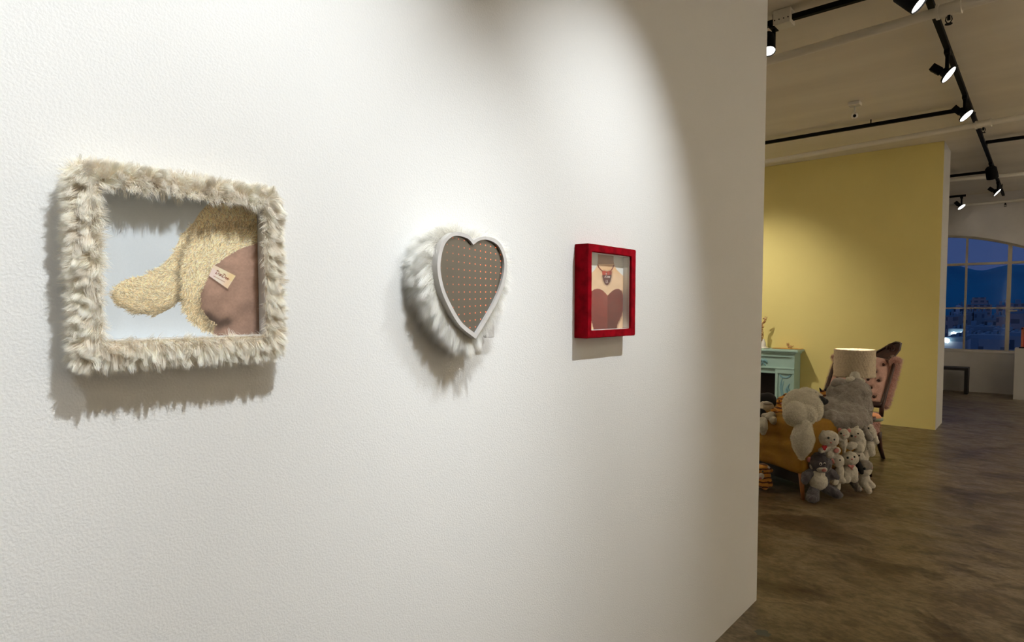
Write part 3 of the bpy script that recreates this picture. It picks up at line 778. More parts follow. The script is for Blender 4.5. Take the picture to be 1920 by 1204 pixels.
def chest_print():
    rng = np.random.default_rng(9); W, H = 470, 1060; r = Ras(W, H, (232, 233, 226)); ox, oy = 40, 40
    T = lambda pts: [(x - ox, y - oy) for x, y in pts]
    X, Y = r.X + ox, r.Y + oy
    r.a += smooth_noise(H, W, 90, rng)[..., None] * 3
    skin = T([(20, 1120), (20, 372), (62, 345), (100, 310), (135, 245), (142, 180), (142, 20), (335, 20), (338, 200), (348, 250), (372, 300), (430, 360), (470, 392), (520, 410), (520, 1120)])
    sk = r.poly(skin); n1 = smooth_noise(H, W, 60, rng) * 5
    sc = np.array((238, 205, 165.))[None, None] + n1[..., None] - 16 * np.exp(-((X - 300) / 200.) ** 2 - ((Y - 300) / 60.) ** 2)[..., None] * np.array((0.4, 1, 1.6))
    sc = sc - np.clip((X - 430) / 60, 0, 1)[..., None] * np.array((10, 18, 26))
    sc = np.where((Y < 235)[..., None], sc * np.array((0.72, 0.66, 0.62)), sc)
    r.a[sk] = sc[sk]
    hl = [(52, 600), (60, 575), (95, 553), (130, 543), (165, 548), (200, 566), (235, 598), (262, 630), (285, 605), (310, 580), (340, 558), (375, 545), (412, 548), (440, 575), (456, 610), (468, 660), (471, 710), (467, 780), (455, 835), (438, 885), (415, 940), (392, 985), (362, 1120), (105, 1120), (70, 1000), (48, 900)]
    wob = smooth_noise(H, W, 9, rng) * 3.5
    hp = r.poly(T(hl)); dd = r.dist(T(hl + hl[:1]))
    r.mixin(np.exp(-(r.dist(T(hl[13:23])) / 12) ** 2) * 0.55 * (~hp), (120, 84, 60))
    inside = (hp & (dd > 2 + wob)) | (~hp & (dd < wob))
    hc = np.where((X < 262)[..., None], np.array((146, 60, 50.)), np.array((118, 50, 40.)))
    hc = hc * (1 + smooth_noise(H, W, 40, rng)[..., None] * 0.06 + smooth_noise(H, W, 4, rng)[..., None] * 0.05)
    hc = hc * (1 - 0.25 * np.clip((Y - 800) / 300, 0, 1)[..., None])
    r.a[inside] = hc[inside]
    r.line(T([(262, 632), (240, 700), (236, 790)]), 6, (150, 66, 58), 5)
    # necklace cord and pendant
    r.line(T([(140, 245), (150, 275), (175, 305), (205, 330)]), 13, (128, 52, 38), 3)
    r.line(T([(342, 250), (325, 290), (300, 325)]), 13, (128, 52, 38), 3)
    pen = T([(194, 330), (215, 318), (255, 330), (295, 318), (316, 330), (310, 400), (295, 455), (275, 490), (255, 502), (230, 488), (208, 440), (198, 390)])
    r.mixin(np.exp(-(r.dist(pen) / 14) ** 2) * 0.5, (150, 112, 84))
    pm = r.poly(pen); pc = np.where((Y < 372)[..., None], np.array((190, 68, 44.)), np.array((92, 40, 34.))) * (1 - 0.2 * (X > 285)[..., None]); r.a[pm] = pc[pm]
    r.line(T([(255, 335), (250, 372)]), 8, (96, 38, 30), 6)
    # lettering: Love U
    wcol = (240, 232, 226)
    for s in ([(238, 352), (250, 350), (246, 365), (238, 395), (228, 404), (224, 398), (234, 394), (250, 404), (256, 400)],
              [(262, 386), (256, 396), (260, 406), (268, 402), (268, 390), (262, 386)], [(272, 388), (276, 408), (282, 390)],
              [(284, 402), (293, 396), (290, 388), (284, 394), (285, 406), (294, 408)]):
        r.line(T(s), 4.0, wcol, 2)
    for s in ([(244, 436), (240, 462), (246, 472), (256, 466), (262, 436)], [(262, 440), (260, 466), (270, 470)]): r.line(T(s), 3.2, wcol, 2)
    return r, (lambda px, py: ((px - 1100) * 6.69 - ox, (py - 460) * 6.69 - oy))
ras, mp_ = chest_print()
PX2 = WX + 0.017
print_plane('photo_print', ras, mp_, PX2, QY0 + 0.001, QY1 - 0.001, QZ0 + 0.001, QZ1 - 0.001, 330, 420, rf)
b = B(); box(b, WX + 0.001, PX2 - 0.001, QY0, QY1, QZ0, QZ1); fin(b, 'backing_board', M['inner'], rf, world=True)
b = B(); box(b, WX + RD - 0.0085, WX + RD - 0.0065, QY0, QY1, QZ0, QZ1); fin(b, 'glass_pane', M['glass'], rf, world=True)

# ------------------------------------------------------------------ ceiling: tracks, pipes, fixtures
TZ = 3.335
TX = -0.604
def track(name, label, x0, x1, y0, y1):
    t = thing(name, label, 'lighting track', ((x0 + x1) / 2, (y0 + y1) / 2, TZ), group=None)
    b = B(); box(b, x0, x1, y0, y1, TZ - 0.012, TZ + 0.022, 0.002); fin(b, 'rail', M['black'], t, world=True)
    n = max(2, int(max(x1 - x0, y1 - y0) / 1.5))
    for k in range(n):
        f = (k + 0.5) / n
        x = x0 + (x1 - x0) * f; y = y0 + (y1 - y0) * f
        b = B(); tube(b, [(x, y, TZ + 0.02), (x, y, CEIL)], 0.006, 8)
        fin(b, 'hanger', M['black'], t, world=True)
    return t
W_ = 0.018
track('ceiling_track', 'long black track running away from the viewer along the ceiling', TX - W_, TX + W_, -2.5, 13.45 - 0.15)
yt1 = 4.33; yt2 = 7.36
track('ceiling_track', 'black cross track nearest the viewer, with a cream junction box on it', -5.5, TX - W_ - 0.002, yt1 - W_, yt1 + W_)
track('ceiling_track', 'black cross track in front of the yellow wall, joining the long track from the left', -5.5, TX - W_ - 0.002, yt2 - W_, yt2 + W_)
y_ = at(1848, 268, 2, TZ).y; track('ceiling_track', 'black cross track leaving the long track towards the right edge', TX + W_ + 0.002, 3.5, y_ - W_, y_ + W_)
y_ = at(1781, 331, 2, TZ).y; track('ceiling_track', 'black cross track beyond the yellow wall, left of the long track', -4.5, TX - W_ - 0.002, y_ - W_, y_ + W_)
pf = at(1811, 367, 2, TZ); y_f2 = min(pf.y, 13.1); track('ceiling_track', 'short black track closest to the arched window', -4.5, pf.x, y_f2 - W_, y_f2 + W_)

def pipe(label, a, c, r, group=None):
    t = thing('ceiling_pipe', label, 'pipe', ((a[0] + c[0]) / 2, (a[1] + c[1]) / 2, (a[2] + c[2]) / 2))
    b = B(); tube(b, [a, c], r, 16); fin(b, 'pipe_run', M['pipe'], t, world=True, smooth=True)
    return t, Vector(a), Vector(c)
def ext(x0, y0, x1, y1, z, xa, xb):
    p = at(x0, y0, 2, z); q = at(x1, y1, 2, z); d = q - p
    f = lambda x: p + d * ((x - p.x) / d.x)
    return tuple(f(xa)), tuple(f(xb))
def coupling(t, p, ax, r):
    ax = ax.normalized(); b = B()
    tube(b, [p - ax * 0.055, p + ax * 0.055], r * 1.28, 16); tube(b, [p - ax * 0.065, p - ax * 0.05], r * 1.5, 16); tube(b, [p + ax * 0.05, p + ax * 0.065], r * 1.5, 16)
    fin(b, 'pipe_coupling', M['pipe'], t, world=True, smooth='auto')
def head(t, p, r):   # sprinkler head under the pipe
    b = B(); tube(b, [p - UZ * r, p - UZ * (r + 0.035)], 0.009, 10)
    for s in (-1, 1): tube(b, [p + Vector((0.013 * s, 0, -r - 0.012)), p + Vector((0.017 * s, 0, -r - 0.035)), p + Vector((0.004 * s, 0, -r - 0.058))], 0.003, 6)
    lathe(b, [(0, 0), (0.02, 0), (0.02, 0.003), (0, 0.003)], 14, Matrix.Translation(p - UZ * (r + 0.06)))
    fin(b, 'sprinkler_head', M['black'], t, world=True, smooth='auto')
PZ = 3.262
a, c = ext(1450, 112, 1745, 27, PZ, -5.5, 3.6); t, a, c = pipe('thick cream sprinkler pipe crossing the ceiling nearest the viewer, at the top', a, c, 0.030)
d = (c - a); f = lambda x: a + d * ((x - a.x) / d.x)
q = at(1778, 12, 2, PZ); p = f(q.x); coupling(t, p, d, 0.030); head(t, p, 0.03)
a, c = ext(1434, 304, 1840, 233, PZ, -5.5, 3.6); t, a, c = pipe('cream sprinkler pipe just in front of the yellow wall', a, c, 0.028)
d = (c - a); q = at(1844, 232, 2, PZ); p = f(q.x); coupling(t, p, d, 0.028); head(t, p, 0.028)
a, c = ext(1782, 338, 1920, 326, PZ, -5.5, 3.6); pipe('cream pipe beyond the yellow wall, middle one of the far ceiling', a, c, 0.026)
a = Vector((-5.5, 13.2, 3.215)); c = Vector((3.6, 13.2, 3.215)); t, a, c = pipe('cream pipe running above the arched window wall', a, c, 0.024); d = c - a
p = f(at(1885, 380, 1, 13.2).x); head(t, p, 0.024)

# white junction box on the first track
P = at(1470, 36, 2, TZ + 0.01)
jb = thing('junction_box', 'cream electrical junction box on the nearest cross track', 'junction box', (P.x, yt1, TZ))
b = B(); box(b, P.x - 0.055, P.x + 0.055, yt1 - 0.05, yt1 + 0.05, TZ - 0.035, CEIL - 0.004, 0.006, 2); fin(b, 'box_body', M['pipe'], jb, world=True)
for k in range(4):
    b = B(); x = P.x - 0.042 + 0.028 * k
    lathe(b, [(0, 0), (0.004, 0), (0.004, 0.003), (0, 0.003)], 8, Matrix.Translation((x, yt1 - 0.052, TZ - 0.005)) @ Matrix.Rotation(PI / 2, 4, 'X'))
    fin(b, 'screw', M['black'], jb, world=True)

# ceiling sensor / camera
P = at(1603, 192, 2, CEIL - 0.002)
cs = thing('ceiling_camera', 'small white ceiling camera with a dark lens, alone on the ceiling', 'camera', tuple(P))
b = B(); box(b, P.x - 0.05, P.x + 0.05, P.y - 0.05, P.y + 0.05, CEIL - 0.035, CEIL - 0.002, 0.006); fin(b, 'mount', M['porcelain'], cs, world=True)
b = B(); tube(b, [P - UZ * 0.03, P - UZ * 0.10], 0.008, 10); fin(b, 'stem', M['pipe'], cs, world=True, smooth=True)
b = B(); cp = P - UZ * 0.125; ellipsoid(b, cp, (0.030, 0.030, 0.030)); hd = fin(b, 'camera_ball', M['porcelain'], cs, world=True, smooth=True)
dv = (C0 - cp).normalized()
b = B(); tube(b, [cp + dv * 0.022, cp + dv * 0.033], 0.014, 14); fin(b, 'camera_lens', M['black'], cs, world=True)

# track lamps
def flood(label, px, py, z, aim, ytrack=None, xtrack=None, watts=20, lens_r=0.062, boxed=True, angle=100):
    """lamp hung under a track: adapter, driver box, stem, head and lens; aims along 'aim'"""
    L_ = at(px, py, 2, z); aim = Vector(aim).normalized()
    tx = xtrack if xtrack is not None else L_.x; ty = ytrack if ytrack is not None else L_.y
    t = thing('track_lamp', label, 'lamp', (tx, ty, TZ - 0.012))
    top = Vector((tx, ty, TZ - 0.012))
    b = B(); box(b, tx - 0.018, tx + 0.018, ty - 0.045, ty + 0.045, TZ - 0.040, TZ - 0.0125, 0.003); fin(b, 'adapter', M['black'], t, world=True)
    hc = L_ - aim * 0.035
    b = B(); tube(b, [top - UZ * 0.02, Vector((tx, ty, hc.z + 0.02)), hc], 0.013, 10); fin(b, 'stem', M['black'], t, world=True, smooth=True)
    rot = aim.to_track_quat('Z', 'Y').to_matrix().to_4x4()
    mt = Matrix.Translation(L_) @ rot
    b = B()
    if boxed: lathe(b, [(0, -0.05), (0.03, -0.05), (0.034, -0.02), (lens_r * 0.96, -0.012), (lens_r * 1.04, -0.002), (lens_r * 1.04, 0.003), (lens_r * 0.97, 0.003), (lens_r * 0.97, -0.001), (0, -0.001)], 32, mt)
    else: lathe(b, [(0, -0.145), (lens_r * 0.7, -0.145), (lens_r * 0.98, -0.125), (lens_r * 1.04, -0.02), (lens_r * 1.04, 0.008), (lens_r * 0.95, 0.008), (lens_r * 0.95, -0.006), (0, -0.006)], 32, mt)
    fin(b, 'lamp_head', M['black'], t, world=True, smooth='auto')
    b = B(); zz = 0.001 if boxed else -0.001; lathe(b, [(0, zz), (lens_r * 0.94, zz), (lens_r * 0.94, zz - 0.003), (0, zz - 0.003)], 32, mt)
    fin(b, 'lamp_lens', M['lens'], t, world=True)
    if boxed:
        c = hc - aim * 0.045 - RR * 0.02 + UZ * 0.0
        b = B(); box(b, -0.026, 0.026, -0.026, 0.026, -0.036, 0.036, 0.003, 2, Matrix.Translation(c) @ rot); fin(b, 'driver_box', M['black'], t, world=True)
    if watts:
        s = spot('lamp_light', tuple(L_ + aim * 0.012), tuple(L_ + aim * 2), watts, angle, 0.7, lens_r * 0.8, (1, 0.93, 0.82))
    return t
AIM = RR * 0.58 - UZ * 0.68 - F0 * 0.52
flood('black track lamp at the top edge of the photo, seen from below', 1722, 8, 3.17, RR * 0.50 - UZ * 0.66 - F0 * 0.42, xtrack=TX, watts=22, boxed=False, lens_r=0.052)
flood('black disc lamp with a square box, nearest one wholly in view', 1779, 140, 3.15, AIM, xtrack=TX, watts=22)
flood('black disc lamp hanging where the middle cross track meets the long track', 1812, 217, 3.15, RR * 0.46 - UZ * 0.78 - F0 * 0.50, xtrack=TX, watts=16)
flood('black cylinder lamp with its lens turned away, far along the long track', 1861, 333, 3.13, RR * 0.40 - UZ * 0.85 + F0 * 0.25, xtrack=TX, watts=10, boxed=False, lens_r=0.062)
flood('black disc lamp near the far end of the long track', 1870, 361, 3.17, AIM, xtrack=TX, watts=12)
flood('black disc lamp hanging from the short track closest to the window', 1803, 388, 3.16, RR * 0.36 - UZ * 0.82 - F0 * 0.55, ytrack=y_f2, watts=4)
flood('black cylinder lamp half hidden behind the end of the white wall', 1441, 95, 3.13, -RR * 0.12 - UZ * 0.85 - F0 * 0.42, ytrack=yt1, watts=6, boxed=False, lens_r=0.042, angle=70)

# ------------------------------------------------------------------ far room: bench and plinth
P = at(1811, 738, 2, 0)
bn = thing('bench', 'low dark wooden bench under the arched window, half hidden by the partition', 'bench', (P.x - 0.7, P.y, 0))
bx1 = P.x + 0.03; bx0 = bx1 - 1.5; by0 = P.y - 0.15; by1 = P.y + 0.18; bz = 0.445
b = B(); box(b, bx0, bx1, by0, by1, bz - 0.045, bz, 0.003); fin(b, 'seat', M['bench'], bn, world=True)
for x in (bx0, bx1 - 0.05):
    b = B(); box(b, x, x + 0.05, by0 + 0.02, by1 - 0.02, 0.0, bz - 0.045, 0.003); fin(b, 'leg', M['bench'], bn, world=True)
P = at(1899, 749, 2, 0); px_ = P.x; py_ = P.y
pz_ = 1.45 - (653 - 578) / (749 - 578) * 1.45
b = B(); box(b, px_, px_ + 0.6, py_, py_ + 0.45, 0.0, pz_, 0.004)
tag(fin(b, 'plinth', M['plinth']), 'white display plinth standing at the right edge in front of the window wall', 'plinth')
# object on the plinth
sx0 = at(1915, 620, 1, py_ + 0.15).x
sc = thing('framed_object', 'small orange and black object standing on the white plinth', 'sculpture', (sx0 + 0.1, py_ + 0.15, pz_))
b = B(); box(b, sx0, sx0 + 0.03, py_ + 0.12, py_ + 0.2, pz_ + 0.0, pz_ + 0.33, 0.004); box(b, sx0 + 0.2, sx0 + 0.23, py_ + 0.12, py_ + 0.2, pz_, pz_ + 0.33, 0.004); box(b, sx0, sx0 + 0.23, py_ + 0.12, py_ + 0.2, pz_ + 0.30, pz_ + 0.33, 0.004)
fin(b, 'orange_frame', M['redorange'], sc, world=True)
b = B(); box(b, sx0 + 0.028, sx0 + 0.202, py_ + 0.14, py_ + 0.18, pz_ + 0.0, pz_ + 0.30, 0.003); fin(b, 'dark_panel', M['redplush'], sc, world=True)
b = B(); box(b, sx0 - 0.02, sx0 + 0.25, py_ + 0.06, py_ + 0.12, pz_, pz_ + 0.02, 0.004); fin(b, 'black_foot', M['black'], sc, world=True)

# ------------------------------------------------------------------ fireplace mantel
FX1, FX0, FY0, FY1 = -2.49, -4.55, 8.60, 8.858
fp = thing('fireplace_mantel', 'pale teal wooden fireplace mantel against the yellow wall', 'fireplace', ((FX0 + FX1) / 2, FY1, 0))
b = B()
box(b, FX0 - 0.05, FX1 + 0.05, FY0 - 0.04, FY1, 0.872, 0.900, 0.005); box(b, FX0 - 0.02, FX1 + 0.02, FY0 - 0.02, FY1, 0.845, 0.872, 0.006)
fin(b, 'shelf', M['teal'], fp, world=True)
b = B()
box(b, FX0, FX1, FY0 + 0.02, FY1, 0.575, 0.845)
box(b, FX0, FX1, FY0, FY0 + 0.03, 0.80, 0.845, 0.003)
box(b, FX0 + 0.0, FX1 - 0.0, FY0 - 0.005, FY0 + 0.03, 0.640, 0.660, 0.004)
box(b, FX0 + 0.001, FX0 + 0.04, FY0 + 0.002, FY0 + 0.028, 0.655, 0.805); box(b, FX1 - 0.04, FX1 - 0.001, FY0 + 0.002, FY0 + 0.028, 0.655, 0.805)
fin(b, 'frieze', M['teal'], fp, world=True)
for s in (0, 1):
    x0, x1 = (FX1 - 0.245, FX1) if s else (FX0, FX0 + 0.245)
    b = B(); box(b, x0, x1, FY0 + 0.02, FY1, 0, 0.575)
    for q_, q in enumerate(((x0 + 0.001, x0 + 0.035, 0.09, 0.59), (x1 - 0.03, x1 - 0.001, 0.09, 0.59), (x0, x1, 0.58, 0.639), (x0, x1, 0, 0.10))): box(b, q[0], q[1], FY0 + (0.003 if q_ < 2 else 0), FY0 + 0.03, q[2], q[3], 0.003)
    pil = fin(b, 'pilaster', M['teal'], fp, world=True)
    b = B(); xm = (x0 + x1) / 2
    for r_, zc in ((0.055, 0.565), (0.042, 0.56)):
        tube(b, [(xm + math.cos(a_) * r_ * 1.2, FY0 + 0.018, zc + math.sin(a_) * r_ * 0.8) for a_ in [PI + k * PI / 10 for k in range(11)]], 0.008, 8)
    for dx, h0, h1 in ((-0.04, 0.2, 0.53), (-0.025, 0.15, 0.48), (0.03, 0.25, 0.42), (0.05, 0.3, 0.45)):
        tube(b, [(xm + dx + 0.012 * math.sin(k * 0.9), FY0 + 0.02, h0 + (h1 - h0) * k / 8) for k in range(9)], [0.004 + 0.012 * math.sin(PI * k / 8) for k in range(9)], 8)
    fin(b, 'carved_relief', M['tealdark'], pil, world=True, smooth=True)
b = B(); box(b, FX0 + 0.245, FX1 - 0.245, FY1 - 0.03, FY1, 0, 0.575); fin(b, 'firebox_back', M['soot'], fp, world=True)
b = B(); xm = at(1430, 680, 1, FY0).x
for s in (-1, 1):
    tube(b, [(xm + s * q * 0.012, FY0 + 0.01, 0.725 + 0.02 * math.sin(q * 0.8)) for q in range(6)], [0.008, 0.016, 0.02, 0.018, 0.014, 0.005], 8)
    tube(b, [(xm + s * q * 0.010, FY0 + 0.01, 0.72 - 0.012 * q) for q in range(5)], [0.008, 0.008, 0.01, 0.01, 0.004], 8)
ellipsoid(b, (xm, FY0 + 0.01, 0.725), (0.014, 0.012, 0.014), sub=2)
fin(b, 'bow_ornament', M['tealdark'], fp, world=True, smooth=True)
# cloth runner on the mantel
b = B(); bmesh.ops.create_grid(b, x_segments=60, y_segments=8, size=0.5)
for v in b.verts:
    x = FX1 - 0.33 + (v.co.x + 0.5) * 0.37; y = 8.78 + v.co.y * 0.14
    v.co = Vector((x, y, 0.903 + 0.006 * abs(noise.noise(Vector((x * 14, y * 14, 0))))))
ret = bmesh.ops.extrude_face_region(b, geom=b.faces[:]); bmesh.ops.translate(b, vec=(0, 0, 0.004), verts=[v for v in ret['geom'] if isinstance(v, bmesh.types.BMVert)])
tag(fin(b, 'table_runner', M['orangecloth'], smooth=True), 'thin orange cloth lying along the top of the teal mantel', 'cloth')
# giraffe figurine
P = at(1431, 650, 1, 8.70); gx = P.x
gf = thing('giraffe_figurine', 'giraffe figurine with a curling spotted neck on the teal mantel', 'figurine', (gx, 8.70, 0.90))
ppm = FPX / depth((gx, 8.7, 1.0))
def gp(x, y, dy=0.0):
    p = at(x, y, 1, 8.70 + dy); return p
b = B(); lathe(b, [(0, 0), (0.075, 0), (0.085, 0.008), (0.05, 0.014), (0.045, 0.03), (0, 0.03)], 24, Matrix.Translation((gx, 8.70, 0.90)))
tube(b, [(gx, 8.70, 0.92), (gx + 0.005, 8.70, 0.97), (gx, 8.70, 1.03)], [0.034, 0.03, 0.012], 14)
fin(b, 'white_base', M['porcelain'], gf, world=True, smooth='auto')
b = B(); tube(b, [gp(1428, 640), gp(1429, 630), gp(1429, 622), gp(1427.5, 615), gp(1429.5, 609), gp(1431, 613, -.02), gp(1428, 616, -.04), gp(1426, 611, -.02), gp(1429, 607), gp(1433, 604), gp(1435, 600), gp(1434.5, 596)],
              [0.022, 0.021, 0.018, 0.016, 0.015, 0.015, 0.015, 0.015, 0.015, 0.015, 0.015, 0.016], 10)
ellipsoid(b, gp(1434.5, 597), (0.016, 0.016, 0.014), sub=2); ellipsoid(b, gp(1431.8, 597.5), (0.018, 0.012, 0.009), sub=2)
for q in (1434.3, 1437): tube(b, [gp(q, 596), gp(q + 0.6, 593.4)], [0.005, 0.007], 6)
ellipsoid(b, gp(1438, 596), (0.010, 0.005, 0.006), sub=2)
fin(b, 'spotted_neck', M['giraffe'], gf, world=True, smooth=True)
# small fox-like figurine
fx = thing('animal_figurine', 'tiny brown animal figurine with a raised tail at the right end of the mantel', 'figurine', tuple(gp(1481, 652)))
b = B(); ellipsoid(b, gp(1481.5, 650.2), (0.030, 0.018, 0.016)); ellipsoid(b, gp(1477.5, 646), (0.017, 0.015, 0.015)); ellipsoid(b, gp(1476, 647.5), (0.010, 0.009, 0.007), sub=2)
tube(b, [gp(1478.5, 650.5), gp(1478.0, 648)], [0.012, 0.011], 8)
for q in (1475.6, 1478.8): tube(b, [gp(q, 645), gp(q + 0.1, 642.3)], [0.006, 0.001], 6)
for q in (1478.5, 1480.5, 1483, 1484.5): tube(b, [gp(q, 651), gp(q, 653.2)], [0.006, 0.005], 6)
tube(b, [gp(1485, 650.5), gp(1487, 649.5), gp(1487.5, 648)], [0.008, 0.007, 0.004], 8)
fin(b, 'figurine_body', M['brownfig'], fx, world=True, smooth=True)

# ------------------------------------------------------------------ table lamp with pleated shade, on a small side table
LP_ = at(1600, 760, 1, 5.98)
lx, ly = LP_.x, LP_.y; lppm = FPX / depth((lx, ly, 0.9))
zt = at(1600, 655, 1, ly).z; zb = at(1600, 706, 1, ly).z; rs_ = 33.5 / lppm
st = thing('side_table', 'small round dark side table under the lamp, behind the big grey plush', 'side table', (lx, ly, 0))
b = B(); lathe(b, [(0, 0.50), (0.17, 0.50), (0.175, 0.51), (0.17, 0.525), (0, 0.525)], 32, Matrix.Translation((lx, ly, 0))); fin(b, 'table_top', M['wood'], st, world=True, smooth='auto')
for k in range(3):
    a_ = k * 2 * PI / 3 + 0.4; b = B(); tube(b, [(lx + 0.05 * math.cos(a_), ly + 0.05 * math.sin(a_), 0.5), (lx + 0.15 * math.cos(a_), ly + 0.15 * math.sin(a_), 0.0)], [0.013, 0.010], 10); fin(b, 'leg', M['wood'], st, world=True, smooth=True)
lp = thing('table_lamp', 'lit table lamp with a cream ruffled drum shade, in front of the yellow wall', 'lamp', (lx, ly, 0.525))
b = B()
segs_ = 160
for rr_, dz_ in ((rs_, 0),):
    rows = 14; grid = []
    for j in range(rows + 1):
        z = zb + (zt - zb) * j / rows; row = []
        for k in range(segs_):
            a_ = 2 * PI * k / segs_
            r_ = rs_ * (1.03 - 0.03 * j / rows) + 0.0055 * math.sin(k * PI / 2 + j * 1.9) + 0.006 * noise.noise(Vector((k * 0.7, j * 1.1, 0)))
            row.append(b.verts.new((lx + r_ * math.cos(a_), ly + r_ * math.sin(a_), z)))
        grid.append(row)
    inner = [[b.verts.new((lx + rs_ * 0.955 * math.cos(2 * PI * k / segs_), ly + rs_ * 0.955 * math.sin(2 * PI * k / segs_), zb + (zt - zb) * j / 2)) for k in range(segs_)] for j in range(3)]
    for g in (grid, inner):
        for j in range(len(g) - 1):
            for k in range(segs_): b.faces.new((g[j][k], g[j][(k + 1) % segs_], g[j + 1][(k + 1) % segs_], g[j + 1][k]))
    for A_, B_ in ((grid[0], inner[0]), (grid[-1], inner[-1])):
        for k in range(segs_): b.faces.new((A_[k], A_[(k + 1) % segs_], B_[(k + 1) % segs_], B_[k]))
shd = fin(b, 'lamp_shade', M['shade'], lp, world=True, smooth=True)
b = B(); lathe(b, [(0, 0), (0.07, 0), (0.072, 0.012), (0.03, 0.03), (0.022, 0.06), (0.05, 0.12), (0.045, 0.17), (0.015, 0.21), (0.01, zb + 0.09 - 0.525), (0, zb + 0.09 - 0.525)], 28, Matrix.Translation((lx, ly, 0.525)))
fin(b, 'lamp_base', M['bench'], lp, world=True, smooth=True)
b = B(); ellipsoid(b, (lx, ly, zb + 0.13), (0.03, 0.03, 0.04)); fin(b, 'bulb', mat('lit_bulb', (1, 1, 1), 0.4, emit=(1, 0.85, 0.65), estr=6), lp, world=True, smooth=True)
pl = bpy.data.lights.new('bulb_light', 'POINT'); pl.energy = 4.0; pl.color = (1, 0.85, 0.66); pl.shadow_soft_size = 0.03
po = bpy.data.objects.new('bulb_light', pl); po.location = (lx, ly, zt - 0.05); COL.objects.link(po)

# ------------------------------------------------------------------ pink tufted chair
foot = at(1660, 860, 2, 0)
wv_ = (RR * 0.60 - F0 * 0.80).normalized()      # along the back, towards the viewer
dv_ = (-RR * 0.80 - F0 * 0.60).normalized()     # the way the chair faces
BW = 0.56
O_ = foot - wv_ * (BW / 2) + dv_ * 0.12            # middle of the back's foot line, on the floor
ch = thing('armchair', 'pink tufted antique chair with a carved dark wood frame beside the lamp', 'chair', (O_.x, O_.y, 0))
REC = 0.31
def cpt(w, y, z):      # w across, y backwards, z up; the back leans
    return Vector((O_.x, O_.y, 0)) + wv_ * w - dv_ * y + UZ * z
def lean(z): return 0.0 + max(0, z - 0.50) * REC / 0.5
# seat
b = B()
mt = Matrix(((wv_.x, -dv_.x, 0, O_.x), (wv_.y, -dv_.y, 0, O_.y), (0, 0, 1, 0), (0, 0, 0, 1)))
box(b, -BW / 2 + 0.01, BW / 2 - 0.01, -0.52, 0.03, 0.24, 0.46, 0.03, 3, mt)
bmesh.ops.subdivide_edges(b, edges=[e for e in b.edges if e.calc_length() > 0.1], cuts=8, use_grid_fill=True)
for v in b.verts: v.co += Vector((noise.noise(v.co * 18), noise.noise(v.co * 17 + Vector((9, 0, 0))), 0)) * 0.006
seat = fin(b, 'seat', M['pinkfur'], ch, world=True, smooth=True)
me_ = seat.data; sp_, sn_ = sample_mesh(me_, 7000, 5)
fur('seat_fur', sp_ + np.array(ch.location), sn_ * 0.6 + np.array((0, 0, -0.8)), 0.03, 0.002, 0.02, (0.50, 0.25, 0.21), (0.72, 0.44, 0.38), seat, seed=15)
b = B()
tube(b, [cpt(w, lean(0.52) + 0.0, 0.525) for w in (-BW / 2, -0.1, 0.1, BW / 2)], 0.026, 12); fin(b, 'lower_rail', M['wood'], ch, world=True, smooth=True)
for s in (-1, 1):
    b = B(); tube(b, [cpt(s * BW / 2, lean(z), z) for z in (0.42, 0.52, 0.66, 0.80, 0.93)], [0.020, 0.021, 0.017, 0.017, 0.016], 12); fin(b, 'side_post', M['wood'], ch, world=True, smooth=True)
for s in (-1, 1):
    b = B(); tube(b, [cpt(s * (BW / 2 - 0.02), q, z) for q, z in ((0.00, 0.27), (0.01, 0.2), (0.05, 0.11), (0.105, 0.03), (0.12, 0.0))], [0.030, 0.027, 0.021, 0.018, 0.020], 12); fin(b, 'leg', M['wood'], ch, world=True, smooth=True)
    b = B(); tube(b, [cpt(s * (BW / 2 - 0.04), q, z) for q, z in ((-0.48, 0.27), (-0.49, 0.18), (-0.47, 0.08), (-0.49, 0.0))], [0.030, 0.028, 0.018, 0.022], 12); fin(b, 'leg', M['wood'], ch, world=True, smooth=True)
# tufted back pad
b = B(); NX, NZ = 46, 50
btn = [(u, v) for r_ in range(5) for u, v in [((c_ - 2 + (0.5 if r_ % 2 else 0)) * 0.098, 0.60 + r_ * 0.075) for c_ in range(5 if not r_ % 2 else 4)]]
def pad(u, v):
    z = 0.545 + v * 0.41
    hw = (BW / 2 - 0.015) * (1 - 0.28 * max(0, v - 0.55) ** 1.5 / 0.3)
    w = (u - 0.5) * 2 * hw
    e = min(u, 1 - u, v, 1 - v) * 8; puff = 0.055 * min(1, e) ** 0.5
    z += 0.035 * math.cos((u - 0.5) * PI) * v
    for bw, bz_ in btn:
        d2 = (w - bw) ** 2 + (z - bz_) ** 2; puff -= 0.045 * math.exp(-d2 / 0.0005)
    return w, lean(z) - puff + 0.01, z
gv = [[b.verts.new(cpt(*pad(i / NX, j / NZ))) for i in range(NX + 1)] for j in range(NZ + 1)]
for j in range(NZ):
    for i in range(NX): b.faces.new((gv[j][i], gv[j][i + 1], gv[j + 1][i + 1], gv[j + 1][i]))
bk = [[b.verts.new(cpt(pad(i / NX, j / NZ)[0], lean(pad(i / NX, j / NZ)[2]) + 0.075 + 0.03 * math.sin(PI * i / NX), pad(i / NX, j / NZ)[2])) for i in range(NX + 1)] for j in range(NZ + 1)]
for j in range(NZ):
    for i in range(NX): b.faces.new((bk[j][i], bk[j + 1][i], bk[j + 1][i + 1], bk[j][i + 1]))
for i in range(NX):
    b.faces.new((gv[0][i], bk[0][i], bk[0][i + 1], gv[0][i + 1])); b.faces.new((gv[NZ][i], gv[NZ][i + 1], bk[NZ][i + 1], bk[NZ][i]))
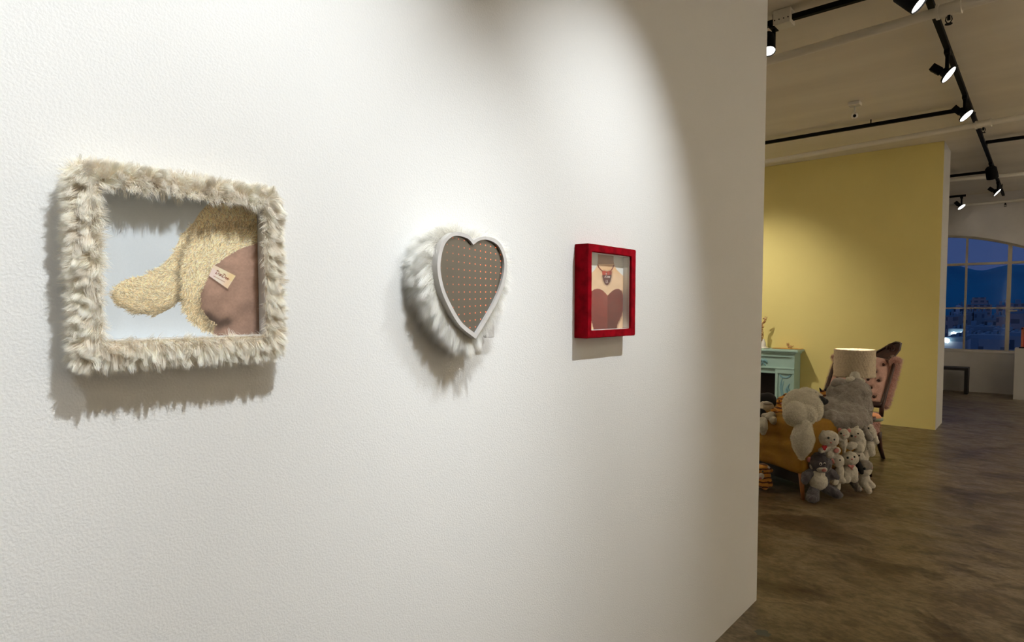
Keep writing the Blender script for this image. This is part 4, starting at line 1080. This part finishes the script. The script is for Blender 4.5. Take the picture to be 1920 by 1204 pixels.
for j in range(NZ):
    b.faces.new((gv[j][0], gv[j + 1][0], bk[j + 1][0], bk[j][0])); b.faces.new((gv[j][NX], bk[j][NX], bk[j + 1][NX], gv[j + 1][NX]))
backrest = fin(b, 'backrest', M['pink'], ch, world=True, smooth=True)
for bw, bz_ in btn:
    b = B(); ellipsoid(b, cpt(bw, lean(bz_) - 0.026, bz_), (0.014, 0.014, 0.014), sub=2); fin(b, 'button', M['wood'], backrest, world=True, smooth=True)
# fur on the outside of the back, with rolls at its top corners
b = B()
prof = [(z, lean(z)) for z in (0.50, 0.60, 0.72, 0.84, 0.93)]
b.free()
for s in (-1, 1):
    b = B()
    tube(b, [cpt(s * (BW / 2 - 0.01), l_ + 0.065, z) for z, l_ in prof], [0.045, 0.05, 0.05, 0.05, 0.04], 14)
    ellipsoid(b, cpt(s * BW / 2, lean(0.93) + 0.02, 0.935), (0.055, 0.055, 0.045))
    rollm = bake_remesh(b, 0.012, 3, (0.008, 40)); rollm.name = 'fur_trim'
    rollm.transform(Matrix.Translation(-Vector(ch.location)))
    rl = obj('fur_trim', rollm, M['pinkfur'], ch)
    sp_, sn_ = sample_mesh(rollm, 3500, 6)
    fur('trim_fur', sp_ + np.array(ch.location), sn_ + np.array((0, 0, -0.4)), 0.022, 0.002, 0.016, (0.62, 0.38, 0.33), (0.86, 0.66, 0.58), rl, seed=16)
# carved crest
b = B()
crest = [(-BW / 2, 0.90), (-0.26, 0.955), (-0.21, 0.975), (-0.14, 0.985), (-0.05, 1.02), (0.02, 1.015), (0.08, 1.0), (0.14, 1.04), (0.20, 1.09), (0.25, 1.115), (0.29, 1.11), (0.295, 1.04), (0.27, 0.985), (BW / 2 - 0.01, 0.93), (0.2, 0.955), (0.1, 0.965), (0, 0.975), (-0.1, 0.955), (-0.2, 0.93)]
vsA = [b.verts.new(cpt(w, lean(z) - 0.018, z)) for w, z in crest]; vsB = [b.verts.new(cpt(w, lean(z) + 0.022, z)) for w, z in crest]
b.faces.new(vsA); b.faces.new(vsB[::-1])
for i in range(len(crest)):
    j = (i + 1) % len(crest); b.faces.new((vsA[i], vsB[i], vsB[j], vsA[j]))
def spiral(w0, z0, r0, s): return [cpt(w0 + s * r0 * (1 - k / 16) * math.cos(k * 0.7), lean(z0) - 0.028, z0 + r0 * (1 - k / 16) * math.sin(k * 0.7)) for k in range(15)]
tube(b, spiral(-0.05, 0.985, 0.035, 1), 0.008, 8); tube(b, spiral(0.23, 1.05, 0.045, -1), 0.010, 8); tube(b, spiral(-0.2, 0.955, 0.025, 1), 0.007, 8)
tube(b, [cpt(w, lean(z) - 0.024, z) for w, z in crest[:11]], 0.010, 8)
fin(b, 'carved_crest', M['wood'], ch, world=True, smooth='auto')
# cushion on the chair seat, seen past the grey plush
cu = at(1636, 792, 2, 0.465)
cuo = thing('seat_cushion', 'small peach cushion with a green edge lying on the pink chair seat', 'cushion', tuple(cu))
b = B(); ellipsoid(b, cu + UZ * 0.045, (0.065, 0.065, 0.04)); fin(b, 'cushion_pad', M['peach'], cuo, world=True, smooth=True)
b = B(); tube(b, [cu + UZ * 0.03 + Vector((math.cos(k * PI / 16) * 0.067, math.sin(k * PI / 16) * 0.067, 0)) for k in range(33)], 0.014, 8); fin(b, 'edging', M['green'], cuo, world=True, smooth=True)

# ------------------------------------------------------------------ sofa under a mustard cloth
ANG = math.atan2(0.46, -0.886)
P0 = Vector((-1.36, 4.925, 0)); SU = Vector((-0.886, 0.463, 0)).normalized(); SV = Vector((0.463, 0.886, 0)).normalized()
SN = -SU                                        # outward from the visible end
so = thing('sofa', 'low sofa draped in a mustard cloth, its end crowded with plush toys', 'sofa', tuple(P0))
SL, SDp = 1.9, 0.72
def sp(u, v, z): return P0 + SU * u + SV * v + UZ * z
mts = Matrix(((SU.x, SV.x, 0, P0.x), (SU.y, SV.y, 0, P0.y), (0, 0, 1, 0), (0, 0, 0, 1)))
def cloth(nu, nv, nz):
    b = B(); box(b, 0, SL, 0, SDp, 0.195, 0.60, 0.05, 4)
    bmesh.ops.subdivide_edges(b, edges=[e for e in b.edges if e.calc_length() > 0.12], cuts=30, use_grid_fill=True)
    for v in b.verts:
        c_ = v.co.copy()
        k = 0.010 * noise.noise(Vector((c_.x * 3, c_.z * 16 + c_.x * 2.0, 0.3))) + 0.006 * noise.noise(Vector((c_.x * 12, c_.z * 22, 5)))
        v.co.y += k * (1 if c_.y < 0.4 else -1)
        if c_.z < 0.24: v.co.z += 0.014 * noise.noise(Vector((c_.x * 2.5, 0, 2))) + 0.02 * (c_.x - 0.3) * (c_.x < 1)
        if c_.z > 0.5: v.co.z += 0.02 * noise.noise(Vector((c_.x * 4, c_.y * 4, 1)))
    bmesh.ops.transform(b, matrix=mts, verts=b.verts); return b
fin(cloth(0, 0, 0), 'mustard_cover', M['mustard'], so, world=True, smooth=True)
b = B(); box(b, 0.06, SL - 0.06, 0.06, SDp - 0.06, 0.10, 0.197, 0.01, 2, mts); fin(b, 'under_sofa_shade_box', M['bench'], so, world=True)  # dark box added to give the deep shade under the sofa
for u, v in ((0.02, 0.03), (0.04, SDp - 0.05), (SL - 0.1, 0.05), (SL - 0.1, SDp - 0.05)):
    b = B(); tube(b, [sp(u + 0.01, v, 0.20), sp(u - 0.012, v, 0.0)], [0.022, 0.013], 10); fin(b, 'leg', M['orangewood'], so, world=True, smooth=True)

# ------------------------------------------------------------------ plush toys, each built in a frame that looks at the viewer
class Toy:
    """shapes are given in photo pixels around an anchor; x right, z up, d towards the viewer (all in pixels)"""
    def __init__(s, name, label, anchor, P, cat='plush toy', group=None):
        s.P = Vector(P); s.ax, s.ay = anchor; s.ppm = FPX / depth(P)
        s.root = thing(name, label, cat, tuple(P), YAW, group)
    def p(s, x, y, d=0):
        w = on_plane(x, y, s.root.location, FF); w = w + (C0 - w).normalized() * (d / s.ppm) - Vector(s.root.location)
        return Vector((w.dot(RR), w.dot(F0), w.z))
    def shape(s, name, els, m, parent=None, voxel=1.0, smooth=3, disp=None, label=None, subd=3):
        if name in ('ear', 'face_patch') and len(els) > 1 and 'grey' not in s.root['label'][:9]:
            return [s.shape(name, [e], m, parent, voxel, smooth, disp, label, subd) for e in els][0]
        b = B()
        for e in els:
            if e[0] == 't':      # tapered limb: ('t', [(x,y,d,r), ...])
                pts = [s.p(*q[:3]) for q in e[1]]; rs = [q[3] / s.ppm for q in e[1]]
                tube(b, pts, rs, 14)
                ellipsoid(b, pts[0], (rs[0],) * 3, sub=2); ellipsoid(b, pts[-1], (rs[-1],) * 3, sub=2)
            else:
                x, y, d, rx, rz, ry = e[:6]; rot = Matrix.Rotation(math.radians(e[6]), 3, 'Y') if len(e) > 6 else None
                ellipsoid(b, s.p(x, y, d), (rx / s.ppm, ry / s.ppm, rz / s.ppm), rot, subd)
        if voxel and (len(els) > 1 or disp):
            me = bake_remesh(b, voxel / s.ppm, smooth, disp)
        else:
            me = bpy.data.meshes.new(name); b.to_mesh(me); b.free()
            for q in me.polygons: q.use_smooth = True
        me.name = name
        o = obj(name, me, m, parent or s.root)
        if label: o['label'] = label
        return o
    def fuzz(s, part, n, length, width, clump, c0, c1, droop=0.2, seed=1, extra=(0, 0, -0.3), name='fur'):
        p, nn = sample_mesh(part.data, n, seed)
        o = fur(name, p, nn + np.array(extra), length, width, clump, c0, c1, None, seed=seed, droop=droop, segs=3, clump_amt=0.6, nrm=nn)
        o.parent = part; return o
    def face(s, eyes, r, nose=None, nr=1.5, nm=None, mouth=None):
        for x, y, d in eyes: s.shape('eye', [(x, y, d, r * 1.2, r * 1.2, r * 1.1)], M['eye'], voxel=0, subd=2)
        if nose: s.shape('nose', [(nose[0], nose[1], nose[2], nr * 1.3, nr, nr)], nm or M['pinkplush'], voxel=0, subd=2)
        if mouth: s.shape('mouth', [('t', [(q[0], q[1], q[2], 0.35) for q in mouth])], M['blackplush'], voxel=0)

WP, GP, DG, BK, PK = M['whiteplush'], M['greyplush'], M['darkgreyplush'], M['blackplush'], M['pinkplush']
EP = sp(0, 0, 0)
def endp(x, y, off=0.10): return on_plane(x, y, EP + SN * off, SN)
def frontp(x, y, off=0.0): return on_plane(x, y, EP - SV * off, SV)
WF0, WF1 = (0.82, 0.78, 0.66), (0.93, 0.90, 0.80)
GF0, GF1 = (0.34, 0.30, 0.26), (0.46, 0.42, 0.37)

# big grey plush lying over the sofa end
T = Toy('plush_elephant', 'huge grey plush animal slumped over the end of the sofa, largest toy of the heap', (1585, 810), sp(0.28, 0.42, 0.58) )
zc = T.root.location
def refit(T, x, y):       # anchor pixel of the toy's own base point
    d = Vector(T.root.location) - C0; dd = d.dot(FF); T.ax = CX + FPX * d.dot(RR) / dd; T.ay = CY - FPX * d.dot(UU) / dd; T.ppm = FPX / dd
refit(T, 0, 0)
g = T.shape('body', [(1590, 762, 0, 42, 46, 36), (1600, 738, 0, 30, 30, 30), (1562, 775, 4, 40, 34, 32), (1606, 785, 4, 24, 34, 30), (1548, 790, 8, 26, 24, 24), (1590, 782, 34, 40, 26, 24), (1560, 790, 58, 26, 20, 18), (1590, 794, 60, 34, 18, 16), (1611, 792, 54, 16, 20, 16), (1582, 735, 0, 28, 22, 24)], GP, voxel=2.2, disp=(0.012, 14), smooth=5)
T.fuzz(g, 26000, 0.006, 0.0013, 0.012, GF0, GF1, seed=31)
g2 = T.shape('ear', [(1573, 716, 8, 13, 8, 8), (1566, 720, 8, 9, 6, 6)], GP, voxel=1.5)
T.shape('tail_tuft', [(1603, 706, 2, 9, 10, 8), (1614, 716, 4, 8, 7, 6), (1594, 712, 8, 8, 6, 6)], WP, voxel=1.4, disp=(0.006, 60))
for pts in ([(1536, 792, 34, 1.2), (1556, 770, 38, 1.6), (1578, 757, 38, 1.0)], [(1545, 802, 36, 1.2), (1566, 786, 40, 1.6), (1590, 778, 40, 1.0)], [(1556, 808, 38, 1.0), (1572, 797, 42, 1.5), (1592, 795, 42, 1.0)]):
    pass

# big white plush with a drooping ear
T = Toy('plush_dog', 'large fluffy white plush dog, one long ear hanging over the mustard cloth', (1505, 795), sp(0.22, 0.02, 0.60)); refit(T, 0, 0)
w1 = T.shape('body', [(1498, 762, 6, 29, 32, 27), (1516, 766, 22, 24, 28, 26), (1491, 776, 48, 20, 23, 22), (1512, 778, 50, 18, 18, 18), (1524, 752, 2, 18, 20, 18), (1512, 745, 2, 22, 18, 18)], WP, voxel=1.6, disp=(0.006, 25), smooth=4)
T.fuzz(w1, 26000, 0.009, 0.0014, 0.012, WF0, WF1, seed=32)
w2 = T.shape('hanging_ear', [('t', [(1509, 775, 34, 6), (1507, 795, 58, 13), (1505, 822, 66, 20), (1504, 842, 66, 15), (1503, 856, 64, 6)])], WP, voxel=1.6, smooth=4)
T.fuzz(w2, 13000, 0.008, 0.0014, 0.012, WF0, WF1, seed=33)
bk = T.shape('black_ear', [(1526, 744, 10, 9, 11, 8, -20), (1538, 750, 14, 13, 8, 8, 25), (1546, 753, 14, 7, 6, 6), (1522, 738, 8, 7, 6, 6)], BK, voxel=1.2, disp=(0.004, 60), label='floppy black ear')
# small orange figure peeking out behind the black ear
T = Toy('plush_bird', 'tiny yellow and black plush peeking up between the white and grey plush animals', (1543, 745), sp(0.35, 0.30, 0.60)); refit(T, 0, 0)
T.shape('body', [(1543, 744, 0, 6, 9, 6), (1543, 736, 0, 5.5, 5, 5)], M['tiger'], voxel=0.8)
for q in ([(1539, 732, 1, 2), (1537, 728, 1, 1)], [(1547, 732, 1, 2), (1549, 728, 1, 1)]): T.shape('ear', [('t', q)], BK, voxel=0)

# cats and bears on the sofa end
T = Toy('plush_cat', 'white plush cat holding a red heart, upper left of the toys on the sofa end', (1555, 850), endp(1555, 850, 0.14)); refit(T, 0, 0)
T.shape('body', [(1554, 822, 4, 18, 15, 14), (1547, 826, 4, 10, 10, 9), (1562, 828, 5, 10, 9, 9), (1560, 846, 0, 10, 14, 10), (1544, 814, 0, 6, 5, 5), ('t', [(1552, 840, 4, 5), (1540, 845, 8, 5.5)]), ('t', [(1558, 848, 4, 6), (1556, 854, 9, 6.5)]), ('t', [(1562, 846, 4, 6), (1569, 845, 9, 7)])], WP, voxel=1.2, disp=(0.003, 60))
T.shape('ear', [(1545, 811, 2, 5, 4, 3, 20), (1568, 819, 0, 4, 6, 3)], WP, voxel=0.8)
hpad = [(1544.0, 838, 15, 3, 3, 1.6), (1548, 838, 15, 3, 3, 1.6), (1546, 841.5, 15, 3, 3.4, 1.6)]
T.shape('red_heart', hpad, M['redplush'], voxel=0.6, smooth=2)
T.shape('paw_pad', [(1568.5, 845, 15.2, 5.4, 4.4, 1.6)], PK, voxel=0)
T.face([(1553.5, 821.5, 17.5), (1563.5, 824.5, 17.5)], 2.1, (1558, 830, 18), 1.6)
T = Toy('plush_mouse', 'small white plush mouse with pink ears between the two upper white cats', (1583, 830), endp(1583, 830, 0.10)); refit(T, 0, 0)
T.shape('body', [(1582, 814, 4, 10, 10, 9), (1581, 830, 0, 8, 12, 7), ('t', [(1577, 826, 3, 3.5), (1571, 822, 6, 3.5)]), ('t', [(1582, 836, 3, 3.6), (1583, 844, 5, 3.6)]), (1582, 818, 9, 5, 4, 5)], WP, voxel=0.9, disp=(0.002, 60))
for q in (1574.5, 1591.5): T.shape('ear', [(q, 806.5 + (q > 1580) * 1.5, 3, 4.0, 4.0, 1.8)], PK, voxel=0, label='pink ear')
T.face([(1577, 813, 12), (1589, 814.5, 11)], 1.6, (1582.5, 816.5, 14), 1.3)
T = Toy('plush_cat', 'round-faced white plush cat with two front paws out, above the cat with pink bow', (1606, 838), endp(1606, 838, 0.11)); refit(T, 0, 0)
T.shape('body', [(1604, 816, 4, 15, 14, 13), (1598, 820, 4, 9, 9, 9), (1612, 830, 0, 11, 16, 10), ('t', [(1604, 832, 4, 7), (1594, 837, 9, 7.5)]), ('t', [(1610, 832, 4, 7), (1612, 842, 9, 8)]), (1607, 822, 12, 6, 5, 5)], WP, voxel=1.1, disp=(0.003, 60))
T.shape('ear', [('t', [(1596, 808, 3, 4), (1592, 803, 3, 1.5)]), ('t', [(1606, 804, 3, 4.5), (1608, 800, 3, 2)])], WP, voxel=0.8)
T.face([(1597, 817.5, 16), (1608.5, 813.5, 16)], 2.0, (1604, 819, 18), 1.4)
T = Toy('plush_rabbit', 'white plush rabbit with a large grey ear at the sofa end', (1632, 845), endp(1630, 842, 0.06)); refit(T, 0, 0)
T.shape('body', [(1629, 803, 4, 9, 9, 8), (1634, 814, 2, 9, 14, 8), (1628, 838, 0, 12, 16, 10), ('t', [(1637, 815, 2, 6), (1642, 828, 4, 6)]), ('t', [(1630, 838, 4, 9), (1634, 850, 8, 7)]), ('t', [(1622, 845, 2, 8), (1622, 858, 4, 7)])], WP, voxel=1.1, disp=(0.003, 60))
T.shape('grey_ear', [('t', [(1620, 796, 8, 3), (1621, 810, 11, 7), (1628, 820, 11, 8), (1634, 824, 10, 4)])], GP, voxel=1.0, label='large grey ear')
T.face([(1628.5, 803, 12.5)], 1.5)
# grey monkey-like bear, front left, feet on the floor
T = Toy('plush_monkey', 'blue-grey plush monkey with cream belly and pink nose at the sofa corner', (1537, 940), at(1537, 938, 2, 0.0) ); refit(T, 0, 0)
T.root.location.z = 0.0
T.shape('body', [(1536, 898, 0, 19, 22, 15), (1538, 869, 6, 21, 19, 17), (1540, 862, 4, 19, 15, 15), (1532, 878, 4, 10, 8, 8),
                 ('t', [(1522, 886, 2, 9), (1511, 893, 6, 9.5), (1509, 902, 7, 7)]), ('t', [(1550, 884, 2, 10), (1560, 890, 6, 10), (1567, 896, 8, 7)]),
                 ('t', [(1528, 914, 4, 9), (1524, 928, 12, 11)]), ('t', [(1546, 914, 4, 10), (1562, 922, 11, 10), (1573, 928, 13, 7)]), (1524, 934, 17, 12.5, 9, 10), (1570, 928, 15, 10, 8, 9)], DG, voxel=1.3, disp=(0.004, 50))
T.shape('belly', [(1535, 903, 9, 17, 17, 12), (1534, 888, 7, 13, 12, 10)], M['whiteplush'], voxel=1.2, disp=(0.003, 60), label='cream belly')
T.shape('face_patch', [(1545, 874, 19, 7.5, 6, 5), (1541, 880, 19, 10, 6.5, 7), (1523, 873, 8, 5, 8, 5)], M['whiteplush'], voxel=1.0, label='cream muzzle')
for q, yy in ((1517.5, 862), (1559, 866)): T.shape('ear', [(q, yy, 4, 4.6, 5.2, 3)], PK, voxel=0, label='pink ear')
for q, yy, d_ in ((1538.8, 870.3, 24.2), (1546, 870, 24.2)): T.shape('eye', [(q, yy, d_ - 0.6, 2.7, 3.0, 1.5)], M['porcelain'], voxel=0, subd=2); T.shape('pupil', [(q, yy + 0.4, d_ + 0.8, 1.3, 1.6, 0.8)], M['eye'], voxel=0, subd=2)
T.shape('nose', [(1545, 882, 26, 4.6, 3.4, 3)], PK, voxel=0, subd=2)
T.shape('sole', [(1524, 936, 26.2, 8, 6, 3)], M['darkgreyplush'], voxel=0)
# lower row
T = Toy('plush_cat', 'slim white plush cat in profile, just right of the blue-grey monkey', (1574, 890), endp(1574, 890, 0.10)); refit(T, 0, 0)
T.shape('body', [(1571, 864, 4, 11, 12, 10), (1577, 868, 6, 6, 6, 6), (1574, 885, 0, 8, 16, 8), ('t', [(1575, 892, 3, 5), (1580, 902, 8, 6)]), ('t', [(1570, 896, 2, 5), (1565, 905, 8, 5.5)]), ('t', [(1570, 903, 0, 6), (1571, 915, 2, 5)])], WP, voxel=1.0, disp=(0.002, 60))
T.shape('ear', [('t', [(1562, 866, 6, 4), (1559, 860, 6, 2)])], PK, voxel=0, label='pink ear')
T.face([(1574.5, 863, 13)], 2.1, (1581, 867, 10), 1.3)
T = Toy('plush_cat', 'white plush cat wearing a pink bow, beside the puppy with a black ear', (1595, 900), endp(1595, 895, 0.11)); refit(T, 0, 0)
T.shape('body', [(1594, 860, 4, 15, 14, 12), (1587, 857, 2, 9, 9, 8), (1593, 886, 0, 15, 18, 12), ('t', [(1587, 888, 5, 7), (1588, 900, 8, 6.5)]), ('t', [(1601, 887, 5, 7), (1602, 899, 8, 6.5)]), (1596, 865, 12, 7, 5, 5)], WP, voxel=1.1, disp=(0.003, 60))
T.shape('ear', [('t', [(1584, 851, 2, 4), (1581, 846, 2, 2)]), ('t', [(1603, 849, 2, 4), (1606, 844, 2, 2)])], WP, voxel=0.8)
T.face([(1589.5, 858.5, 15), (1601.5, 857, 15)], 1.9, (1597.5, 861, 17.5), 1.5)
T.shape('bow', [(1593, 874, 13, 3.6, 2.6, 2, 20), (1598.5, 874.5, 13, 3.4, 2.6, 2, -20), (1597, 878, 13, 1.8, 3.2, 1.6, -15)], PK, voxel=0.6, label='pink bow')
T = Toy('plush_cat', 'little white plush kitten squeezed behind the cat with the pink bow', (1612, 858), endp(1612, 860, 0.05)); refit(T, 0, 0)
T.shape('body', [(1611, 855, 2, 9, 9, 8), (1613, 870, 0, 9, 13, 8), (1619, 862, 0, 8, 9, 7)], WP, voxel=0.9, disp=(0.002, 60))
T.face([(1611, 854.5, 10.3), (1604, 856, 8.5)], 1.3, (1607, 857, 10.5), 1.0)
T = Toy('plush_dog', 'white plush puppy with a grey cap and one black ear, low on the sofa end', (1622, 915), endp(1622, 905, 0.09)); refit(T, 0, 0)
T.shape('body', [(1622, 885, 6, 11, 7, 9), (1626, 882, 8, 9, 6, 7), (1620, 900, 0, 11, 15, 10), ('t', [(1624, 900, 4, 6), (1636, 911, 9, 5.5)]), ('t', [(1620, 906, 4, 7), (1629, 921, 10, 6)])], WP, voxel=1.0, disp=(0.002, 60))
T.shape('grey_cap', [(1622, 873, 5, 13, 11, 11), (1630, 878, 8, 6, 6, 6)], GP, voxel=1.0, disp=(0.002, 60), label='grey cap of fur')
T.shape('black_ear', [('t', [(1609, 866, 8, 4), (1611, 876, 10, 6.5), (1616, 886, 10, 4)])], BK, voxel=0.9, label='black hanging ear')
T.face([(1621, 879, 16.5)], 2.1, (1634.5, 877.5, 13), 1.6)
T = Toy('plush_dog', 'small grey-brown plush half hidden in shadow behind the sofa leg', (1605, 918), endp(1607, 914, -0.02)); T.root.location.z = max(T.root.location.z, 0.06); refit(T, 0, 0)
T.shape('body', [(1606, 910, 0, 9, 9, 8), (1609, 917, 0, 7, 6, 6), (1600, 905, 0, 7, 7, 6)], GP, voxel=0.9, disp=(0.003, 60))

# toys along the sofa's long side, by the end of the wall
T = Toy('plush_skunk', 'black plush with a big white muzzle lying on the sofa, beside the white wall', (1438, 790), sp(0.60, 0.07, 0.60)); refit(T, 0, 0)
T.shape('body', [(1428, 780, 0, 17, 22, 14), (1424, 780, 50, 14, 14, 12), (1440, 752, 0, 16, 16, 13), (1432, 752, -2, 18, 15, 13)], BK, voxel=1.2)
T.shape('muzzle', [(1436, 763, 12, 15, 11, 9), (1428, 766, 12, 8, 9, 8)], WP, voxel=1.1, disp=(0.003, 50), label='white muzzle')
T.shape('nose', [(1440, 757, 20, 9, 2.6, 4)], GP, voxel=0, label='dark grey nose')
T.shape('front_paw', [('t', [(1430, 780, 60, 5), (1440, 780, 66, 6)]), (1446, 779, 70, 8, 7, 7), (1451, 789, 78, 8, 7, 7, 20), ('t', [(1440, 782, 70, 5), (1449, 785, 74, 5)])], WP, voxel=1.0, label='white front paws')
T.shape('hind_paw', [('t', [(1430, 790, 76, 8), (1431, 804, 84, 8), (1431, 811, 84, 5)])], WP, voxel=1.0, label='white hind paw')
T = Toy('plush_tiger', 'orange striped plush tiger leaning behind the black plush on the sofa', (1463, 785), sp(0.45, 0.16, 0.60)); refit(T, 0, 0)
T.shape('body', [(1463, 775, 0, 13, 16, 12), (1466, 754, 0, 10, 11, 9), (1460, 785, 6, 12, 9, 9), ('t', [(1468, 748, 2, 5), (1474, 742, 2, 5)]), ('t', [(1464, 786, 8, 5), (1472, 793, 14, 6)]), ('t', [(1456, 776, 8, 5), (1450, 770, 12, 5)])], M['tiger'], voxel=1.1)
T.face([(1461, 752, 8), (1468, 752, 8)], 1.3, (1464, 757, 9.5), 1.5)
P = at(1433, 918, 2, 0)
T = Toy('plush_tiger', 'orange plush tiger sitting on the floor under the hem of the mustard cloth', (1433, 918), P); refit(T, 0, 0)
T.shape('body', [(1430, 893, 0, 15, 15, 12), (1430, 880, 2, 14, 11, 11), (1424, 900, 2, 12, 14, 11), ('t', [(1438, 895, 4, 7), (1442, 908, 8, 7)]), ('t', [(1430, 900, 6, 8), (1434, 912, 10, 7)]), ('t', [(1437, 877, 3, 5), (1446, 882, 3, 4)])], M['tiger'], voxel=1.2)
T.shape('face_patch', [(1427, 893, 12, 6, 6, 4), (1440, 877, 9, 4, 2.5, 2.5)], WP, voxel=0.9, label='cream cheek')
T.face([(1430, 884, 13)], 1.6, (1426, 897, 17), 2.0)

# ------------------------------------------------------------------ the city and the hills outside
def hills():
    b = B(); n = 160; rows = 10; g = []
    for j in range(rows + 1):
        row = []
        for i in range(n + 1):
            x = -2600 + 4200 * i / n; t = j / rows; y = 3400 + 900 * t
            # skyline heights read along the window (pixel row of the ridge)
            xx = x * 3400 / 3400
            h = 205 + 20 * noise.noise(Vector((x / 420, 0.4, 0))) + 9 * noise.noise(Vector((x / 60, 7.4, 0))) + 32 * math.exp(-((x + 400) / 75) ** 2) + 30 * math.exp(-((x + 130) / 90) ** 2)
            z = -30 + (h + 30) * math.sin(min(1, t * 1.15) * PI / 2) + 14 * noise.noise(Vector((x / 140, y / 120, 1))) * (1 - t)
            row.append(b.verts.new((x, y, z)))
        g.append(row)
    for j in range(rows):
        for i in range(n): b.faces.new((g[j][i], g[j][i + 1], g[j + 1][i + 1], g[j + 1][i]))
    return b
o = struct('hills', hills(), M['hill'], smooth=True); 
b = B(); box(b, -2600, 1600, 30, 3500, -31, -30); struct('city_ground', b, M['city_ground'])
def win_mat(name, wall, dark, sx, sz):
    m = mat(name, wall, 0.8); nt = m.node_tree; N = nt.nodes; L = nt.links
    tc = N.new('ShaderNodeTexCoord'); br = N.new('ShaderNodeTexBrick'); mp = N.new('ShaderNodeMapping'); mp.inputs['Rotation'].default_value = (PI / 2, 0, 0)
    L.new(tc.outputs['Object'], mp.inputs[0]); L.new(mp.outputs[0], br.inputs[0])
    br.offset = 0; br.inputs['Scale'].default_value = 1; br.inputs['Brick Width'].default_value = sx; br.inputs['Row Height'].default_value = sz
    br.inputs['Mortar Size'].default_value = sz * 0.28; br.inputs['Mortar Smooth'].default_value = 0.1
    br.inputs['Color1'].default_value = (*dark, 1); br.inputs['Color2'].default_value = (*[v * 1.3 for v in dark], 1); br.inputs['Mortar'].default_value = (*wall, 1)
    L.new(br.outputs[0], N['Principled BSDF'].inputs['Base Color']); return m
WMS = [win_mat('grey_facade', (0.42, 0.46, 0.48), (0.10, 0.14, 0.18), 3.2, 3.4), win_mat('pink_grey_facade', (0.62, 0.50, 0.48), (0.22, 0.2, 0.22), 4, 3.2), win_mat('blue_facade', (0.30, 0.42, 0.50), (0.12, 0.18, 0.25), 2.6, 3.3), win_mat('pale_facade', (0.75, 0.80, 0.84), (0.07, 0.12, 0.18), 6, 4.6)]
ROOF = mat('blue_grey_roof', (0.30, 0.45, 0.55), 0.8)
def building(px0, px1, ytop, ybase, dist, mi, depth_=25, label='', tiers=None, roofx=0.0):
    p = at(px0, ytop, 1, dist); q = at(px1, ytop, 1, dist); zt_ = p.z; zb_ = -30
    t = thing('building', label, 'building', ((p.x + q.x) / 2, dist, zb_))
    b = B(); box(b, p.x, q.x, dist, dist + depth_, zb_, zt_)
    if tiers:
        for q_, (a0, a1, yt) in enumerate(tiers):
            z1 = at(px0, yt, 1, dist).z; box(b, p.x + (q.x - p.x) * a0, p.x + (q.x - p.x) * a1, dist + 2 + q_ * 0.7, dist + depth_ - 2 - q_ * 0.7, zt_ - 0.5, z1)
    fin(b, 'facade', WMS[mi], t, world=True)
    b = B(); w = (q.x - p.x); box(b, p.x, q.x, dist, dist + depth_, zt_, zt_ + 0.6)
    for k in range(3):
        x = p.x + w * (0.15 + 0.3 * k); hh = dist * 0.0022 * (1 + (k * 7 + mi) % 3); box(b, x, x + w * 0.16, dist + 4, dist + 8, zt_ + 0.5, zt_ + 0.6 + hh)
    fin(b, 'roof', ROOF, t, world=True)
    return t
bl = [
    (1813, 1858, 572, 0, 620, 1, 'broad stepped pinkish block below the mountain ridge', [(0.15, 0.85, 563), (0.2, 0.75, 558)]),
    (1788, 1804, 577, 0, 560, 3, 'small pale rooftop block left of the stepped building', [(0.2, 0.9, 572)]),
    (1868, 1900, 573, 0, 520, 1, 'pinkish block behind the thick window bar', [(0.5, 0.95, 568)]),
    (1893, 1960, 570, 0, 560, 1, 'long pinkish block at the right edge of the window', None),
    (1810, 1824, 587, 0, 340, 0, 'grey banded office block just right of the thin window bar', None),
    (1826, 1847, 587, 0, 340, 2, 'blue-grey office block with close windows in mid window', None),
    (1846, 1868, 600, 0, 300, 0, 'low grey block right of the blue-grey office block', [(0.1, 0.5, 594)]),
    (1868, 1890, 594, 0, 280, 1, 'dark reddish block left of the thick window bar', None),
    (1893, 1945, 588, 0, 260, 1, 'dark brown block right of the thick window bar', None),
    (1774, 1790, 594, 0, 300, 1, 'narrow brownish block at the left edge of the window', None),
    (1793, 1808, 592, 0, 322, 0, 'grey block in front of the pale rooftop block', None),
    (1810, 1862, 616, 0, 200, 2, 'wide low blue-roofed hall in front of the offices', [(0.0, 0.25, 611)]),
    (1862, 1895, 620, 0, 190, 0, 'low grey shed left of the thick window bar, close by', None),
    (1778, 1806, 622, 0, 150, 3, 'low pale building with two bright lamps on its front', None),
    (1771, 1806, 640, 0, 110, 3, 'nearest white low building with big square windows', None),
    (1809, 1835, 634, 0, 130, 2, 'near blue low building right of the thin window bar', [(0.5, 0.75, 630)]),
    (1835, 1886, 636, 0, 105, 0, 'near flat building with pale roof at the sill', None),
    (1893, 1940, 630, 0, 130, 0, 'near dark building in the right pane above the plinth', None),
]
for px0, px1, yt, yb, dist, mi, lab, tiers in bl:
    t = building(px0, px1, yt, yb, dist, mi, 14 if dist > 200 else 12, lab, tiers)
    for x, y, rad in {150: ((1788, 626, 0.45), (1803.5, 626, 0.45)), 110: ((1772.5, 637, 0.3), (1776.5, 638.5, 0.3))}.get(dist, ()):
        P = at(x, y, 1, dist - 0.6); b = B(); ellipsoid(b, P, (rad, rad, rad), sub=2); tube(b, [P - UZ * rad, P + Vector((0, 0.65, -rad))], 0.08, 6)
        fin(b, 'wall_lamp', M['citylight'], t, world=True, smooth=True)
